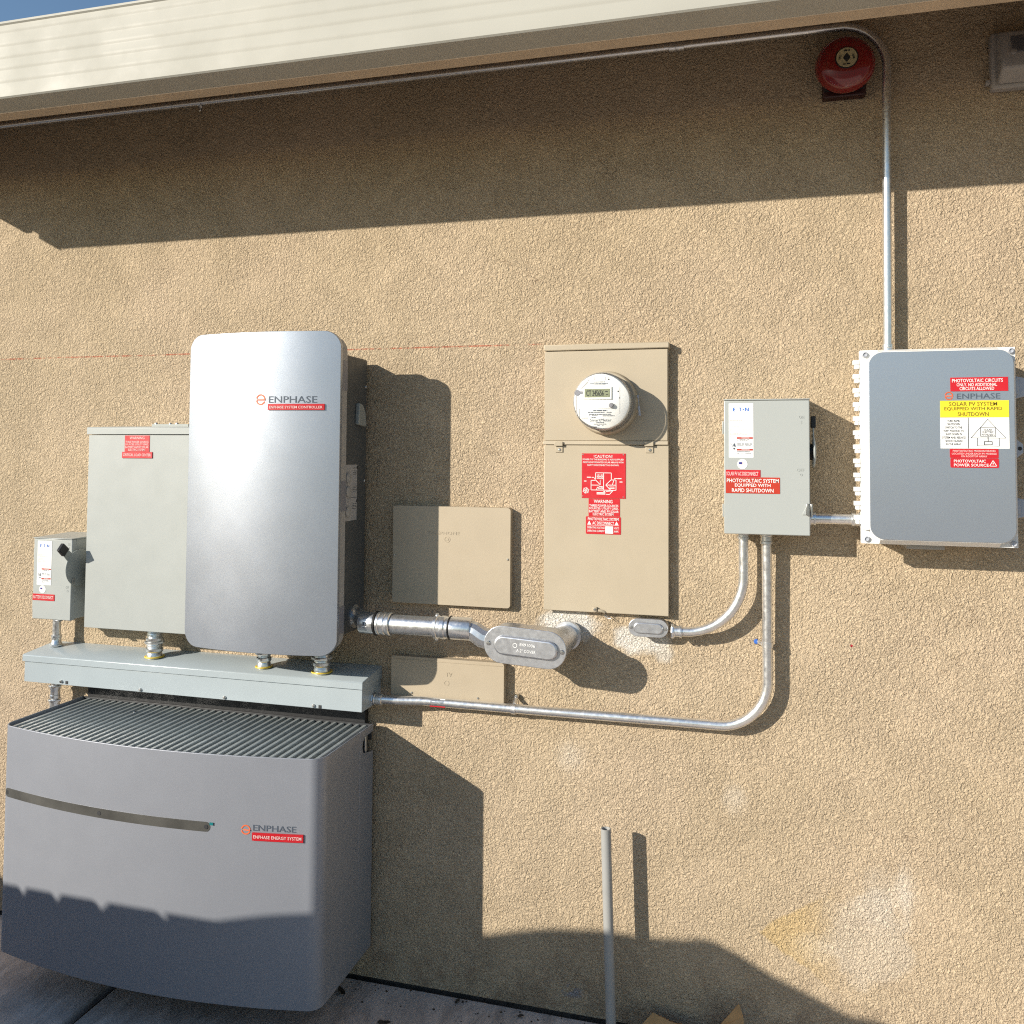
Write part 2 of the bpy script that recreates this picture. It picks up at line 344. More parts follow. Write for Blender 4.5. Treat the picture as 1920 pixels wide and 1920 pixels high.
    def text(s, txt, cx, cz, wd, ht, y, bold=0.0, yf=None, align='C', rot=0.0):
        """lettering scaled to fill a width x height box centred on (cx, cz)"""
        cu = bpy.data.curves.new("t", 'FONT'); cu.body = txt; cu.size = 1; cu.offset = bold*0.75; cu.resolution_u = 2
        o = bpy.data.objects.new("t", cu); COL.objects.link(o)
        dg = bpy.context.evaluated_depsgraph_get(); me = bpy.data.meshes.new_from_object(o.evaluated_get(dg))
        if me.vertices:
            xs = [v.co.x for v in me.vertices]; ys = [v.co.y for v in me.vertices]
            ax, bx, ay, by = min(xs), max(xs), min(ys), max(ys)
            vs = []
            for v in me.vertices:
                u = (v.co.x-ax)/(bx-ax)-0.5 if bx > ax else 0; k = (v.co.y-ay)/(by-ay)-0.5
                px, pz = u*wd, k*ht
                x = cx+px*math.cos(rot)-pz*math.sin(rot); z = cz+px*math.sin(rot)+pz*math.cos(rot)
                vs.append(s.bm.verts.new((x, (yf(x)-0.0008 if yf else y), z)))
            for p in me.polygons:
                try: s.bm.faces.new([vs[i] for i in p.vertices])
                except ValueError: pass
        bpy.data.objects.remove(o); bpy.data.curves.remove(cu); bpy.data.meshes.remove(me)
        return s
    def words(s, x0, x1, z, ht, y, seed=0, fill=0.85):
        """a line of print too small to read: a row of word-length strokes"""
        rnd = random.Random(seed); x = x0
        while x < x1-0.001:
            L_ = min(rnd.uniform(0.002, 0.008)*(ht/0.0016), x1-x)
            if rnd.random() < fill: s.seg((x, z), (x+L_, z), ht, y, 0.0003)
            x += L_ + ht*0.7
        return s
    def build(s, name, m, parent=None, bevel=0.0, smooth=35, segs=2):
        bmesh.ops.recalc_face_normals(s.bm, faces=s.bm.faces[:])
        me = bpy.data.meshes.new(name)
        o = bpy.data.objects.new(name, me)
        org = origin(parent) if parent else Vector((0, 0, 0))
        if parent is None and s.bm.verts:
            pass
        bmesh.ops.translate(s.bm, verts=s.bm.verts[:], vec=-org)
        if smooth:
            for f in s.bm.faces: f.smooth = True
        s.bm.to_mesh(me); s.bm.free()
        if smooth: me.set_sharp_from_angle(angle=math.radians(smooth))
        me.materials.append(m if not isinstance(m, str) else M[m])
        link(o, parent)
        if bevel:
            b = o.modifiers.new("edge", 'BEVEL'); b.width = bevel; b.segments = segs; b.limit_method = 'ANGLE'; b.angle_limit = math.radians(40)
        return o

def box(name, m, parent, x0, x1, y0, y1, z0, z1, bevel=0.0015, **k): return MB().box(x0, x1, y0, y1, z0, z1).build(name, m, parent, bevel, **k)

def arc(cx, cz, r, a0, a1, y, n=14):
    return [(cx+r*math.cos(math.radians(a0+(a1-a0)*i/n)), y, cz+r*math.sin(math.radians(a0+(a1-a0)*i/n))) for i in range(n+1)]

def sticker(parent, name, m, x0, x1, z0, z1, y, lines=(), ink='white', th=0.0012, r=0.0, label=None, yf=None):
    """flat sticker or placard with its lettering as a sub-part. lines: (text, rel x centre, rel z centre, rel width, rel height, bold)"""
    mb = MB(); W, H = x1-x0, z1-z0
    if yf: mb.panel(x0, x1, z0, z1, max(r, 0.0004), lambda x: yf(x)-th, th, 10)
    else: mb.panel(x0, x1, z0, z1, max(r, 0.0004), lambda x: y-th, th, 2)
    o = mb.build(name, m, parent, smooth=0)
    if label: o['label'] = label
    if lines:
        t = MB()
        for L_ in lines:
            txt, cx, cz, lw, lh, bold = L_
            t.text(txt, x0+cx*W, z0+cz*H, lw*W, lh*H, y-th-0.0005, bold, yf=(lambda x: yf(x)-th) if yf else None)
        t.build("lettering", ink, o, smooth=0)
    return o

def screws(parent, pts, r=0.004, axis=(0, -1, 0), name="screw", m='screw', h=0.003):
    for p in pts:
        MB().lathe(p, axis, [(0, -0.001), (r, -0.001), (r, h*0.4), (r*0.75, h*0.85), (0, h)], 12).build(name, m, parent)

# ------------------------------------------------------------------ ground
g = MB(); g.box(-300, 300, -300, 300, -0.3, -0.03); tag(g.build("ground", 'soil', smooth=0), kind='structure')
g = MB(); g.box(-7, -1.922, -3.4, -0.004, -0.029, 0.0); tag(g.build("patio_slab", 'slab', bevel=0.006), kind='structure')
g = MB(); g.box(-1.895, 4.5, -3.4, -0.004, -0.029, 0.0); tag(g.build("patio_slab", 'slab', bevel=0.006), kind='structure')

# ------------------------------------------------------------------ building
bld = thing("stucco_building", "tan stucco building wall under a cream gutter, with all the electrical boxes on it", "building", (0, 0.1, 0))
MB().box(-3.0, 5.0, 0.0, 0.2, 0.010, 3.05).build("wall", 'stucco', bld, smooth=0)
box("foundation", 'soil', bld, -2.98, 5.0, 0.030, 0.19, -0.2, 0.0095, 0)
MB().box(-3.0, -2.8, 0.202, 5.0, 0.03, 3.05).build("side_wall", 'stucco', bld, smooth=0)
box("fascia_board", 'fascia', bld, -2.985, 5.0, -0.463, -0.410, 2.682, 2.90, 0.003)
MB().prism([(-0.470, 2.905), (-0.470, 2.93), (2.6, 3.95), (2.6, 3.92)], 'x', -3.0, 5.0).build("roof", 'shingle', bld, smooth=0)
MB().prism([(-0.405, 2.88), (-0.405, 2.922), (0.0, 3.055), (0.0, 3.015)], 'x', -2.985, 5.0).build("eave_boards", 'eave', bld, smooth=0)
box("eave_return", 'fascia', bld, -2.985, -2.955, -0.409, 0.0, 2.66, 2.95, 0.002)

gut = thing("roof_gutter", "cream ribbed metal gutter running along the roof edge above the wall", "gutter", (0, -0.52, 2.675))
z0, H = 2.675, 0.226
prof = [(-0.478, z0), (-0.566, z0), (-0.570, z0+0.004)]
for fz in (0.19, 0.36, 0.51, 0.67, 0.85):
    z = z0+fz*H
    prof += [(-0.570, z-0.0045), (-0.5696, z-0.0025), (-0.5696, z+0.0015), (-0.5708, z+0.0050), (-0.5708, z+0.014), (-0.570, z+0.017)]
prof += [(-0.570, z0+H-0.010), (-0.574, z0+H-0.006), (-0.574, z0+H), (-0.562, z0+H), (-0.562, z0+0.05), (-0.486, z0+0.05), (-0.486, z0+H), (-0.478, z0+H)]
MB().prism(prof, 'x', -2.99, 5.0).build("trough", 'gutter', gut, smooth=25)
for x in (-0.9, 1.4):
    MB().box(x, x+0.02, -0.561, -0.487, z0+H-0.02, z0+H-0.004).build("hanger", 'gutter', gut)
MB().prism([(-0.572, z0-0.002), (-0.572, z0+H), (-0.476, z0+H), (-0.476, z0-0.002)], 'x', -2.995, -2.991).build("end_cap", 'gutter', gut, smooth=0)

# ------------------------------------------------------------------ conduit pieces
def clamp(parent, p, d, r, side, ring_m='galv', cap='screw', off=None):
    """one-hole strap: p on the conduit axis, d its direction, side = direction of the screw tab along the wall"""
    p = Vector(p); d = Vector(d).normalized(); sd = Vector(side).normalized()
    mb = MB(); mb.tube([p-d*0.007, p-d*0.0065, p+d*0.0065, p+d*0.007], [r+0.0005, r+0.0022, r+0.0022, r+0.0005], 24, cap=False)
    q = p + sd*(r+0.012); back = Vector((q.x, -0.006 if off is None else p.y+off, q.z))
    mb.tube([p+sd*r*0.9+Vector((0, 0.004, 0)), back+Vector((0, -0.002, 0))], 0.006, 10)
    o = mb.build("strap", ring_m, parent)
    MB().lathe(back+Vector((0, -0.004, 0))+sd*0.003, (0, -1, 0), [(0.0075, -0.003), (0.0075, 0.002), (0.005, 0.006), (0, 0.007)], 14).build("strap_screw", cap, o)

def connector(parent, p, d, r, L=0.045, name="connector", m='zinc', nut=True):
    """set-screw connector: collar, hexagonal lock nut and a tightening screw, from p along d"""
    p = Vector(p); d = Vector(d).normalized()
    mb = MB(); mb.lathe(p, d, [(0, 0), (r*1.05, 0), (r*1.28, 0.002), (r*1.28, L*0.30), (r*1.16, L*0.36), (r*1.16, L*0.72), (r*1.26, L*0.76), (r*1.26, L*0.97), (r*1.1, L), (0, L)], 28)
    n = Vector((0, -1, 0)) if abs(d.y) < 0.5 else Vector((0, 0, 1))
    if nut: mb.lathe(p, d, [(r*1.5, 0.0), (r*1.55, 0.001), (r*1.55, 0.006), (r*1.5, 0.007)], 8)
    mb.cyl(p+d*L*0.86+n*r*1.1, p+d*L*0.86+n*r*1.5, 0.003, 8)
    return mb.build(name, m, parent)

# conduit up under the eave
R1 = 0.0117
up = thing("electrical_conduit", "thin metal conduit running under the eave then bending down to the wide enclosure", "conduit", (0.357, -0.04, 1.925))
path = [(-3.0, -0.040, 2.843), (-1.0, -0.04, 2.845), (0.2, -0.040, 2.846)] + arc(0.236, 2.720, 0.126, 90, 0, -0.040)[1:] + [(0.360, -0.040, 2.6), (0.358, -0.04, 2.2), (0.3565, -0.040, 1.945)]
mb = MB().tube(path, R1, 20); mb.build("pipe", 'galv', up)
for x in (-1.42, -0.208): MB().lathe((x-0.022, -0.040, 2.8445), (1, 0, 0), [(R1*1.02, 0), (R1*1.22, 0.001), (R1*1.22, 0.02), (R1*1.12, 0.021), (R1*1.12, 0.024), (R1*1.22, 0.025), (R1*1.22, 0.044), (R1*1.02, 0.045)], 20).build("coupling", 'zinc', up)
clamp(up, (-1.815, -0.04, 2.844), (1, 0, 0), R1, (0, 0, -1), off=0.004)
clamp(up, (-2.72, -0.04, 2.843), (1, 0, 0), R1, (0, 0, -1), off=0.004)
connector(up, (0.3565, -0.04, 1.913), (0, 0, 1), R1, 0.04)

# ------------------------------------------------------------------ fire alarm bell
bc = Vector((0.253, 0, 2.731))
bell = thing("alarm_bell", "round red fire alarm bell with a cream centre label, high under the eave", "bell", tuple(bc))
box("back_box", 'shaded_red', bell, 0.196, 0.310, -0.032, -0.001, 2.652, 2.775, 0.004)
MB().box(0.200, 0.306, -0.046, -0.0325, 2.668, 2.770).build("mounting_plate", 'black', bell)
gp = [(0.060, 0.048), (0.0775, 0.048), (0.0790, 0.052), (0.0775, 0.060), (0.0735, 0.071), (0.066, 0.083), (0.054, 0.0925), (0.040, 0.098), (0.024, 0.1005), (0.010, 0.101), (0, 0.101)]
MB().lathe(bc, (0, -1, 0), gp, 64).build("gong", 'bell', bell, smooth=60)
MB().lathe(bc, (0, -1, 0), [(0.0300, 0.098), (0.0300, 0.1015), (0.0275, 0.1022), (0, 0.1024)], 40).build("label_rim", 'black', bell)
lab = MB().lathe(bc, (0, -1, 0), [(0.0268, 0.1015), (0.0268, 0.1030), (0, 0.1031)], 40).build("centre_label", 'belllabel', bell)
t = MB(); yy = -0.1038
t.prism([(bc.x, bc.z+0.0125), (bc.x+0.0085, bc.z+0.002), (bc.x+0.0085, bc.z-0.003), (bc.x, bc.z-0.013), (bc.x-0.0085, bc.z-0.003), (bc.x-0.0085, bc.z+0.002)], 'y', yy, -0.103)
t.text("FIRE", bc.x-0.0175, bc.z+0.001, 0.012, 0.006, yy, 0.02, rot=1.4); t.text("ALARM", bc.x+0.0175, bc.z+0.001, 0.014, 0.006, yy, 0.02, rot=-1.4)
t.words(bc.x-0.010, bc.x+0.010, bc.z-0.0185, 0.0034, yy, 3, 1.0); t.words(bc.x-0.007, bc.x+0.008, bc.z+0.0185, 0.004, yy, 4, 1.0)
t.build("lettering", 'blackink', lab, smooth=0)

# ------------------------------------------------------------------ wall lamp (top right)
lt = thing("wall_lamp", "grey boxy wall lamp housing with a dark window, at the eave right of the bell", "wall lamp", (0.75, 0, 2.638))
box("housing", 'lamphousing', lt, 0.622, 0.90, -0.035, -0.001, 2.632, 2.786, 0.008, segs=3)
MB().prism([(-0.0355, 2.640), (-0.0355, 2.780), (-0.062, 2.772), (-0.090, 2.690), (-0.090, 2.662), (-0.062, 2.650)], 'x', 0.634, 0.888).build("cover", 'lamphousing', lt, bevel=0.006)
MB().prism([(-0.0705, 2.752), (-0.0865, 2.705), (-0.0885, 2.706), (-0.0725, 2.753)], 'x', 0.660, 0.865).build("lens", 'lens', lt)
MB().lathe((0.662, -0.083, 2.705), (0, -0.94, 0.34), [(0, 0), (0.0075, 0), (0.0075, 0.006), (0, 0.007)], 16).build("test_button", 'lamphousing', lt)
box("latch_tab", 'lamphousing', lt, 0.610, 0.6215, -0.03, -0.012, 2.648, 2.660, 0.002)

# ------------------------------------------------------------------ enphase style mark
def brand_mark(parent, x0, x1, z0, z1, yf, tx0, tx1, tz0, tz1, word, name="brand_mark", ink='greyink', mark='orange'):
    cx, cz, rx, rz = (x0+x1)/2, (z0+z1)/2, (x1-x0)/2, (z1-z0)/2
    mb = MB(); wd = rz*0.24
    def strokes(a0, a1, n=16):
        pts = [(cx+rx*0.86*math.cos(math.radians(a0+(a1-a0)*i/n)), cz+rz*0.86*math.sin(math.radians(a0+(a1-a0)*i/n))) for i in range(n+1)]
        for p, q in zip(pts, pts[1:]):
            d = Vector(q)-Vector(p); p2 = Vector(p)-d*0.12; q2 = Vector(q)+d*0.12
            mb.seg(p2, q2, wd, yf((p[0]+q[0])/2)-0.0004, 0.0005)
    strokes(0, 166); strokes(194, 338)
    mb.seg((cx-rx*0.86, cz-rz*0.04), (cx+rx*0.93, cz-rz*0.04), wd, yf(cx)-0.0006, 0.0005)
    o = mb.build(name, mark, parent, smooth=0)
    MB().text(word, (tx0+tx1)/2, (tz0+tz1)/2, tx1-tx0, tz1-tz0, 0, 0.004, yf=yf).build("brand_name", ink, parent, smooth=0)
    return o

# ------------------------------------------------------------------ combiner enclosure (right)
en = thing("combiner_enclosure", "wide slate grey solar enclosure with white hinged rim and yellow label, at right", "enclosure", (0.456, 0, 1.42))
X0, X1, Z0, Z1 = 0.274, 0.638, 1.423, 1.926
box("body", 'whiteplastic', en, X0+0.012, X1-0.010, -0.118, -0.012, Z0+0.010, Z1-0.010, 0.008, segs=3)
mb = MB(); mb.box(X0, X1, -0.146, -0.120, Z0, Z1)
mb.prism([(X0+0.0005, -0.1462), (X0+0.017, -0.166), (X0+0.017, -0.1462)], 'z', Z0+0.036, Z1-0.036)
mb.prism([(X1-0.0005, -0.1462), (X1-0.008, -0.166), (X1-0.008, -0.1462)], 'z', Z0+0.036, Z1-0.036)
mb.prism([(-0.1462, Z1-0.0005), (-0.166, Z1-0.007), (-0.1462, Z1-0.007)], 'x', X0+0.042, X1-0.042)
mb.prism([(-0.1462, Z0+0.0005), (-0.166, Z0+0.012), (-0.1462, Z0+0.012)], 'x', X0+0.042, X1-0.042)
mb.panel(X0+0.0165, X1-0.0078, Z0+0.0115, Z1-0.0068, 0.036, lambda x: -0.166, 0.0196, 4)
lid = mb.build("lid", 'whiteplastic', en, bevel=0.0015)
MB().panel(X0+0.0185, X1-0.0095, Z0+0.0135, Z1-0.0085, 0.035, lambda x: -0.169, 0.0028, 6).build("lid_face", 'slate', lid, bevel=0.001)
for x, z in ((X0+0.012, Z1-0.012), (X1-0.010, Z1-0.010), (X0+0.012, Z0+0.012), (X1-0.010, Z0+0.010)):
    MB().lathe((x, -0.146, z), (0, -1, 0), [(0.0075, 0), (0.0075, 0.005), (0.005, 0.007), (0.0045, 0.004), (0, 0.004)], 16).build("corner_screw", 'latch', en)
for i in range(12):
    z = 1.895 - i*0.0369
    mb = MB(); mb.box(X0-0.017, X0-0.0005, -0.142, -0.124, z-0.006, z+0.006); mb.box(X0-0.013, X0-0.0005, -0.140, -0.122, z-0.0165, z-0.0066)
    mb.box(X0-0.0065, X0-0.0045, -0.1415, -0.130, z-0.0165, z-0.0066)
    mb.build("hinge_knuckle", 'whiteplastic', en, bevel=0.0012)
def toggle(z0, z1): 
    mb = MB().prism([(X1+0.0005, z0), (X1+0.0005, z1), (X1+0.018, z1-0.004), (X1+0.032, z1-0.008), (X1+0.032, z0+0.008), (X1+0.018, z0+0.004)], 'y', -0.120, -0.085)
    mb.box(X1+0.004, X1+0.012, -0.128, -0.1205, z0+0.012, z1-0.006); mb.build("latch", 'latch', en, bevel=0.002)
toggle(1.796, 1.856); toggle(1.494, 1.548)
mb = MB().prism([(X1+0.0005, 1.640), (X1+0.0005, 1.702), (X1+0.024, 1.682), (X1+0.024, 1.660)], 'y', -0.112, -0.104); mb.build("padlock_tab", 'latch', en, bevel=0.001)
MB().lathe((X1+0.016, -0.1121, 1.671), (0, -1, 0), [(0, 0), (0.005, 0), (0.005, 0.0006), (0, 0.0007)], 14).build("tab_hole", 'black', en)
box("mounting_foot", 'trim', en, 0.389, 0.480, -0.10, -0.013, 1.408, 1.4325, 0.002)
fy = -0.169
sticker(en, "circuit_placard", 'red', 0.484, 0.615, 1.814, 1.849, fy, [("PHOTOVOLTAIC CIRCUITS", 0.47, 0.77, 0.88, 0.25, 0.01), ("ONLY. NO ADDITIONAL", 0.46, 0.47, 0.70, 0.23, 0.01), ("CIRCUITS ALLOWED", 0.46, 0.19, 0.60, 0.23, 0.01)], label="red placard about circuits only, at the top right of the lid")
brand_mark(en, 0.4705, 0.4905, 1.792, 1.8135, lambda x: fy, 0.499, 0.597, 1.795, 1.8085, "ENPHASE")
sticker(en, "yellow_label", 'yellow', 0.460, 0.616, 1.7485, 1.7905, fy, [("SOLAR PV SYSTEM", 0.48, 0.80, 0.70, 0.235, 0.006), ("EQUIPPED WITH RAPID", 0.48, 0.50, 0.84, 0.235, 0.006), ("SHUTDOWN", 0.48, 0.19, 0.45, 0.235, 0.006)], ink='brownink')
wl = sticker(en, "shutdown_diagram", 'white', 0.460, 0.616, 1.670, 1.7478, fy)
def wz(px, py): return (0.460+(px-205)/1135*0.156, 1.7478-(py-893)/(1405-893)*0.0778)
t = MB(); yy = fy-0.0018
for i, (s_t, wpx) in enumerate((("TURN RAPID", 215), ("SHUTDOWN", 210), ("SWITCH TO THE", 280), ('"OFF" POSITION TO', 345), ("SHUT DOWN PV", 275), ("SYSTEM AND REDUCE", 390), ("SHOCK HAZARD", 285), ("IN THE ARRAY.", 255))):
    c = wz(425, 947+i*55.3); t.text(s_t, c[0], c[1], wpx/1135*0.156, 0.0056, yy, 0.008)
lw = 0.0009
t.seg(wz(667, 897), wz(667, 1400), 0.0013, yy+0.0006)
for a, b, wv in (((990, 922), (710, 1228), lw), ((990, 922), (1280, 1232), lw), ((706, 1228), (1284, 1232), lw), ((868, 1058), (1115, 1062), lw), ((868, 1058), (868, 1205), lw), ((1115, 1062), (1115, 1210), lw), ((868, 1205), (1115, 1210), lw), ((815, 1230), (815, 1360), lw), ((1172, 1232), (1172, 1365), lw), ((812, 1358), (1176, 1364), lw), ((990, 1208), (990, 1285), 0.0014), ((925, 1288), (1058, 1288), 0.0014), ((925, 1340), (1058, 1340), 0.0014), ((928, 1288), (928, 1340), 0.0014), ((1055, 1288), (1055, 1340), 0.0014)):
    t.seg(wz(*a), wz(*b), wv, yy+0.0006)
for s_t, px, py, wpx in (("SOLAR", 992, 1095, 125), ("ELECTRIC", 992, 1135, 180), ("PV PANELS", 992, 1180, 210)):
    c = wz(px, py); t.text(s_t, c[0], c[1], wpx/1135*0.156, 0.0052, yy, 0.0)
t.build("lettering", 'blackink', wl, smooth=0)
sticker(en, "inverter_placard", 'red', 0.481, 0.591, 1.6465, 1.6692, fy, [("PHOTOVOLTAIC MICROINVERTERS", 0.50, 0.77, 0.88, 0.20, 0.012), ("LOCATED UNDER EACH PV MODULE", 0.50, 0.47, 0.92, 0.20, 0.012), ("ON ROOFTOP ARRAY", 0.50, 0.18, 0.54, 0.20, 0.012)], ink='pinkwhite', r=0.002)
ps = sticker(en, "power_source_placard", 'red', 0.482, 0.5915, 1.622, 1.6458, fy, [("PHOTOVOLTAIC", 0.40, 0.70, 0.66, 0.30, 0.014), ("POWER SOURCE", 0.43, 0.28, 0.72, 0.30, 0.014)], r=0.003)
t = MB()
for a, b in (((0.5705, 1.6265), (0.5785, 1.6405)), ((0.5785, 1.6405), (0.5865, 1.6265)), ((0.5865, 1.6265), (0.5705, 1.6265))): t.seg(a, b, 0.0013, fy-0.0012)
t.prism([(0.5795, 1.6375), (0.5770, 1.6318), (0.5786, 1.6322), (0.5776, 1.6280), (0.5802, 1.6335), (0.5786, 1.6331)], 'y', fy-0.0018, fy-0.0012)
t.build("hazard_triangle", 'white', ps, smooth=0)

# ------------------------------------------------------------------ safety switches
def safety_switch(x0, x1, z0, z1, d, label, handle_up, red_lines, plate_rects, loc):
    o = thing("safety_switch", label, "switch box", loc, "grey safety switch boxes")
    box("enclosure", 'grey', o, x0+0.004, x1-0.003, -d+0.020, -0.002, z0+0.003, z1-0.004, 0.003)
    door = box("door", 'grey', o, x0, x1, -d, -d+0.019, z0, z1-0.007, 0.0025)
    MB().prism([(-d-0.003, z1-0.0065), (-d-0.003, z1-0.0035), (0.0, z1+0.002), (0.0, z1-0.0065)], 'x', x0-0.001, x1+0.001).build("rain_hood", 'grey', o, bevel=0.001)
    for zc in (z0+(z1-z0)*0.78, z0+(z1-z0)*0.17): box("hinge", 'grey', o, x0-0.0045, x0-0.0005, -d+0.004, -d+0.016, zc-0.018, zc+0.018, 0.001)
    (a0, a1, b0, b1) = plate_rects['plate']
    pl = sticker(o, "rating_plate", 'white', a0, a1, b0, b1, -d, th=0.0008, r=0.0015)
    W, H = a1-a0, b1-b0; yy = -d-0.0013
    def fx(u): return a0+u*W
    def fz(v): return b1-v*H
    t = MB(); hh = H*0.068; zc = fz(0.112)
    t.text("E", fx(0.22), zc, W*0.10, hh, yy, 0.03); t.text("T", fx(0.47), zc, W*0.11, hh, yy, 0.03); t.text("N", fx(0.735), zc, W*0.15, hh, yy, 0.035)
    t.lathe((fx(0.585), -d-0.0008, zc), (0, -1, 0), [(W*0.026, 0), (W*0.026, 0.0005), (0, 0.0005)], 14)
    t.seg((fx(0.34), zc-hh*0.42), (fx(0.40), zc-hh*0.42), hh*0.16, -d-0.0008)
    t.build("maker_logo", 'blueink', pl, smooth=0)
    t = MB()
    for i, (v, u1) in enumerate(((0.315, 0.55), (0.34, 0.80), (0.36, 0.86), (0.40, 0.38), (0.43, 0.43), (0.452, 0.80), (0.475, 0.86), (0.495, 0.10), (0.527, 0.48), (0.552, 0.55), (0.575, 0.75), (0.61, 0.08))):
        t.words(fx(0.04), fx(u1), fz(v), H*0.009, yy+0.0005, i)
    t.build("small_print", 'lightink', pl, smooth=0)
    for v in (0.638, 0.853): MB().seg((fx(0.32), fz(v)), (fx(0.97), fz(v)), H*0.030, yy+0.0004, 0.0003).build("warning_bar", 'redorange', pl, smooth=0)
    for v in (0.638, 0.853): MB().text("WARNING", fx(0.67), fz(v), W*0.32, H*0.018, yy-0.0003, 0.02).build("warning_text", 'white', pl, smooth=0)
    t = MB()
    for i, (v, u1) in enumerate(((0.665, 0.85), (0.68, 0.78), (0.748, 0.94), (0.775, 0.9), (0.882, 0.9), (0.895, 0.82), (0.92, 0.9), (0.95, 0.9))): t.words(fx(0.34), fx(u1), fz(v), H*0.008 if i != 2 else H*0.018, yy+0.0005, 40+i)
    t.prism([(fx(0.19), fz(0.74)), (fx(0.25), fz(0.735)), (fx(0.27), fz(0.78)), (fx(0.28), fz(0.80)), (fx(0.25), fz(0.80)), (fx(0.17), fz(0.79))], 'y', yy, yy+0.0005)
    t.prism([(fx(0.17), fz(0.82)), (fx(0.27), fz(0.815)), (fx(0.24), fz(0.85)), (fx(0.19), fz(0.85))], 'y', yy, yy+0.0005)
    t.seg((fx(0.06), fz(0.73)), (fx(0.12), fz(0.76)), H*0.006, yy+0.0005); t.seg((fx(0.12), fz(0.76)), (fx(0.14), fz(0.80)), H*0.006, yy+0.0005)
    t.build("hazard_picture", 'greyink', pl, smooth=0)
    fx0, fx1, fz0, fz1 = plate_rects['flag']; cx, cz, r = (fx0+fx1)/2, (fz0+fz1)/2, (fx1-fx0)/2
    fl = MB().lathe((cx, -d, cz), (0, -1, 0), [(r, 0), (r, 0.0008), (0, 0.0008)], 28).build("flag_sticker", 'white', o, smooth=0)
    t = MB()
    for k in range(4): t.seg((cx-r*0.62, cz+r*(0.33-0.22*k)-0.08*r), (cx+r*0.62, cz+r*(0.42-0.22*k)-0.02*r), r*0.10, -d-0.0008, 0.0003)
    t.build("flag_stripes", 'pinkwhite', fl, smooth=0)
    MB().box(cx-r*0.66, cx-r*0.05, -d-0.0014, -d-0.0008, cz+r*0.0, cz+r*0.42).build("flag_canton", 'navy', fl, smooth=0)
    for rr, mm, lines, ink in red_lines: sticker(o, "red_placard", mm, *rr, -d, lines, ink=ink)
    t = MB(); ox0, ox1 = plate_rects['on']; W2 = (ox1-ox0)
    za, zb = plate_rects['onz'], plate_rects['offz']
    t.text("ON", (ox0+ox1)/2, za, W2*0.72, 0.0085, -d-0.0008, 0.0); t.text("I", (ox0+ox1)/2, za-0.0135, 0.002, 0.009, -d-0.0008)
    t.build("embossed_mark", 'grey', door, smooth=0); t = MB()
    t.text("OFF", (ox0+ox1)/2-0.003, zb, W2, 0.0085, -d-0.0008); t.text("O", (ox0+ox1)/2-0.001, zb-0.0125, 0.007, 0.007, -d-0.0008)
    t.build("embossed_mark", 'grey', door, smooth=0)
    # latch hasp at the right edge
    return o

# right switch
d = 0.128
sw = safety_switch(-0.0735, 0.149, 1.436, 1.806, d, "grey safety switch box with two red placards, left of the wide enclosure", True,
    [((-0.069, 0.022, 1.591, 1.610), 'red', [("SOLAR PV AC DISCONNECT", 0.48, 0.46, 0.92, 0.56, 0.015)], 'pinkwhite'),
     ((-0.069, 0.072, 1.5465, 1.5902), 'redorange', [("PHOTOVOLTAIC SYSTEM", 0.5, 0.79, 0.96, 0.235, 0.012), ("EQUIPPED WITH", 0.5, 0.49, 0.66, 0.235, 0.012), ("RAPID SHUTDOWN", 0.5, 0.19, 0.77, 0.235, 0.012)], 'white')],
    dict(plate=(-0.0605, 0.0045, 1.643, 1.791), flag=(-0.0385, -0.0115, 1.612, 1.639), on=(0.119, 0.137), onz=1.7525, offz=1.611), (0.038, 0, 1.436))
h = thing_handle = None
def lever(o, xc, cy, cz, R, ang, armL, m):
    """side handle: pivot boss, round cam plate standing off the side, arm with a black grip. ang measured from straight up towards the front"""
    MB().cyl((xc-0.012, cy, cz), (xc, cy, cz), 0.022, 24).build("pivot", 'black', o)
    mb = MB()
    mb.lathe((xc, cy, cz), (1, 0, 0), [(0, 0), (R*0.96, 0.001), (R, 0.003), (R*0.97, 0.006), (R*0.6, 0.0095), (0, 0.0105)], 40)
    dv = Vector((0, -math.sin(ang), math.cos(ang))); n = Vector((0, dv.z, -dv.y))
    c = Vector((xc+0.004, cy, cz)); q = c+dv*(R+armL)
    pts = [c+dv*R*0.4+n*0.018, q+n*0.011, q-n*0.011, c+dv*R*0.4-n*0.018]
    mb.prism([(p.y, p.z) for p in pts], 'x', xc+0.0015, xc+0.0048)
    hd = mb.build("handle", m, o, bevel=0.001)
    a, b = c+dv*(R+armL*0.42), c+dv*(R+armL*1.04)
    pts = [a+n*0.0155, b+n*0.0145, b-n*0.0145, a-n*0.0155]
    MB().prism([(p.y, p.z) for p in pts], 'x', xc-0.003, xc+0.0095).build("grip", 'black', hd, bevel=0.002)
    return hd
lever(sw, 0.158, -0.075, 1.660, 0.043, 0.0, 0.052, 'grey')
mb = MB().box(0.1395, 0.1465, -d-0.006, -d-0.0005, 1.490, 1.522); mb.box(0.1500, 0.1545, -d-0.006, -d+0.016, 1.486, 1.522); mb.build("hasp", 'screw', sw, bevel=0.0008)
MB().prism([(0.128, 1.492), (0.139, 1.492), (0.139, 1.515)], 'y', -d-0.003, -d-0.0002).build("latch_ramp", 'grey', sw, bevel=0.001)

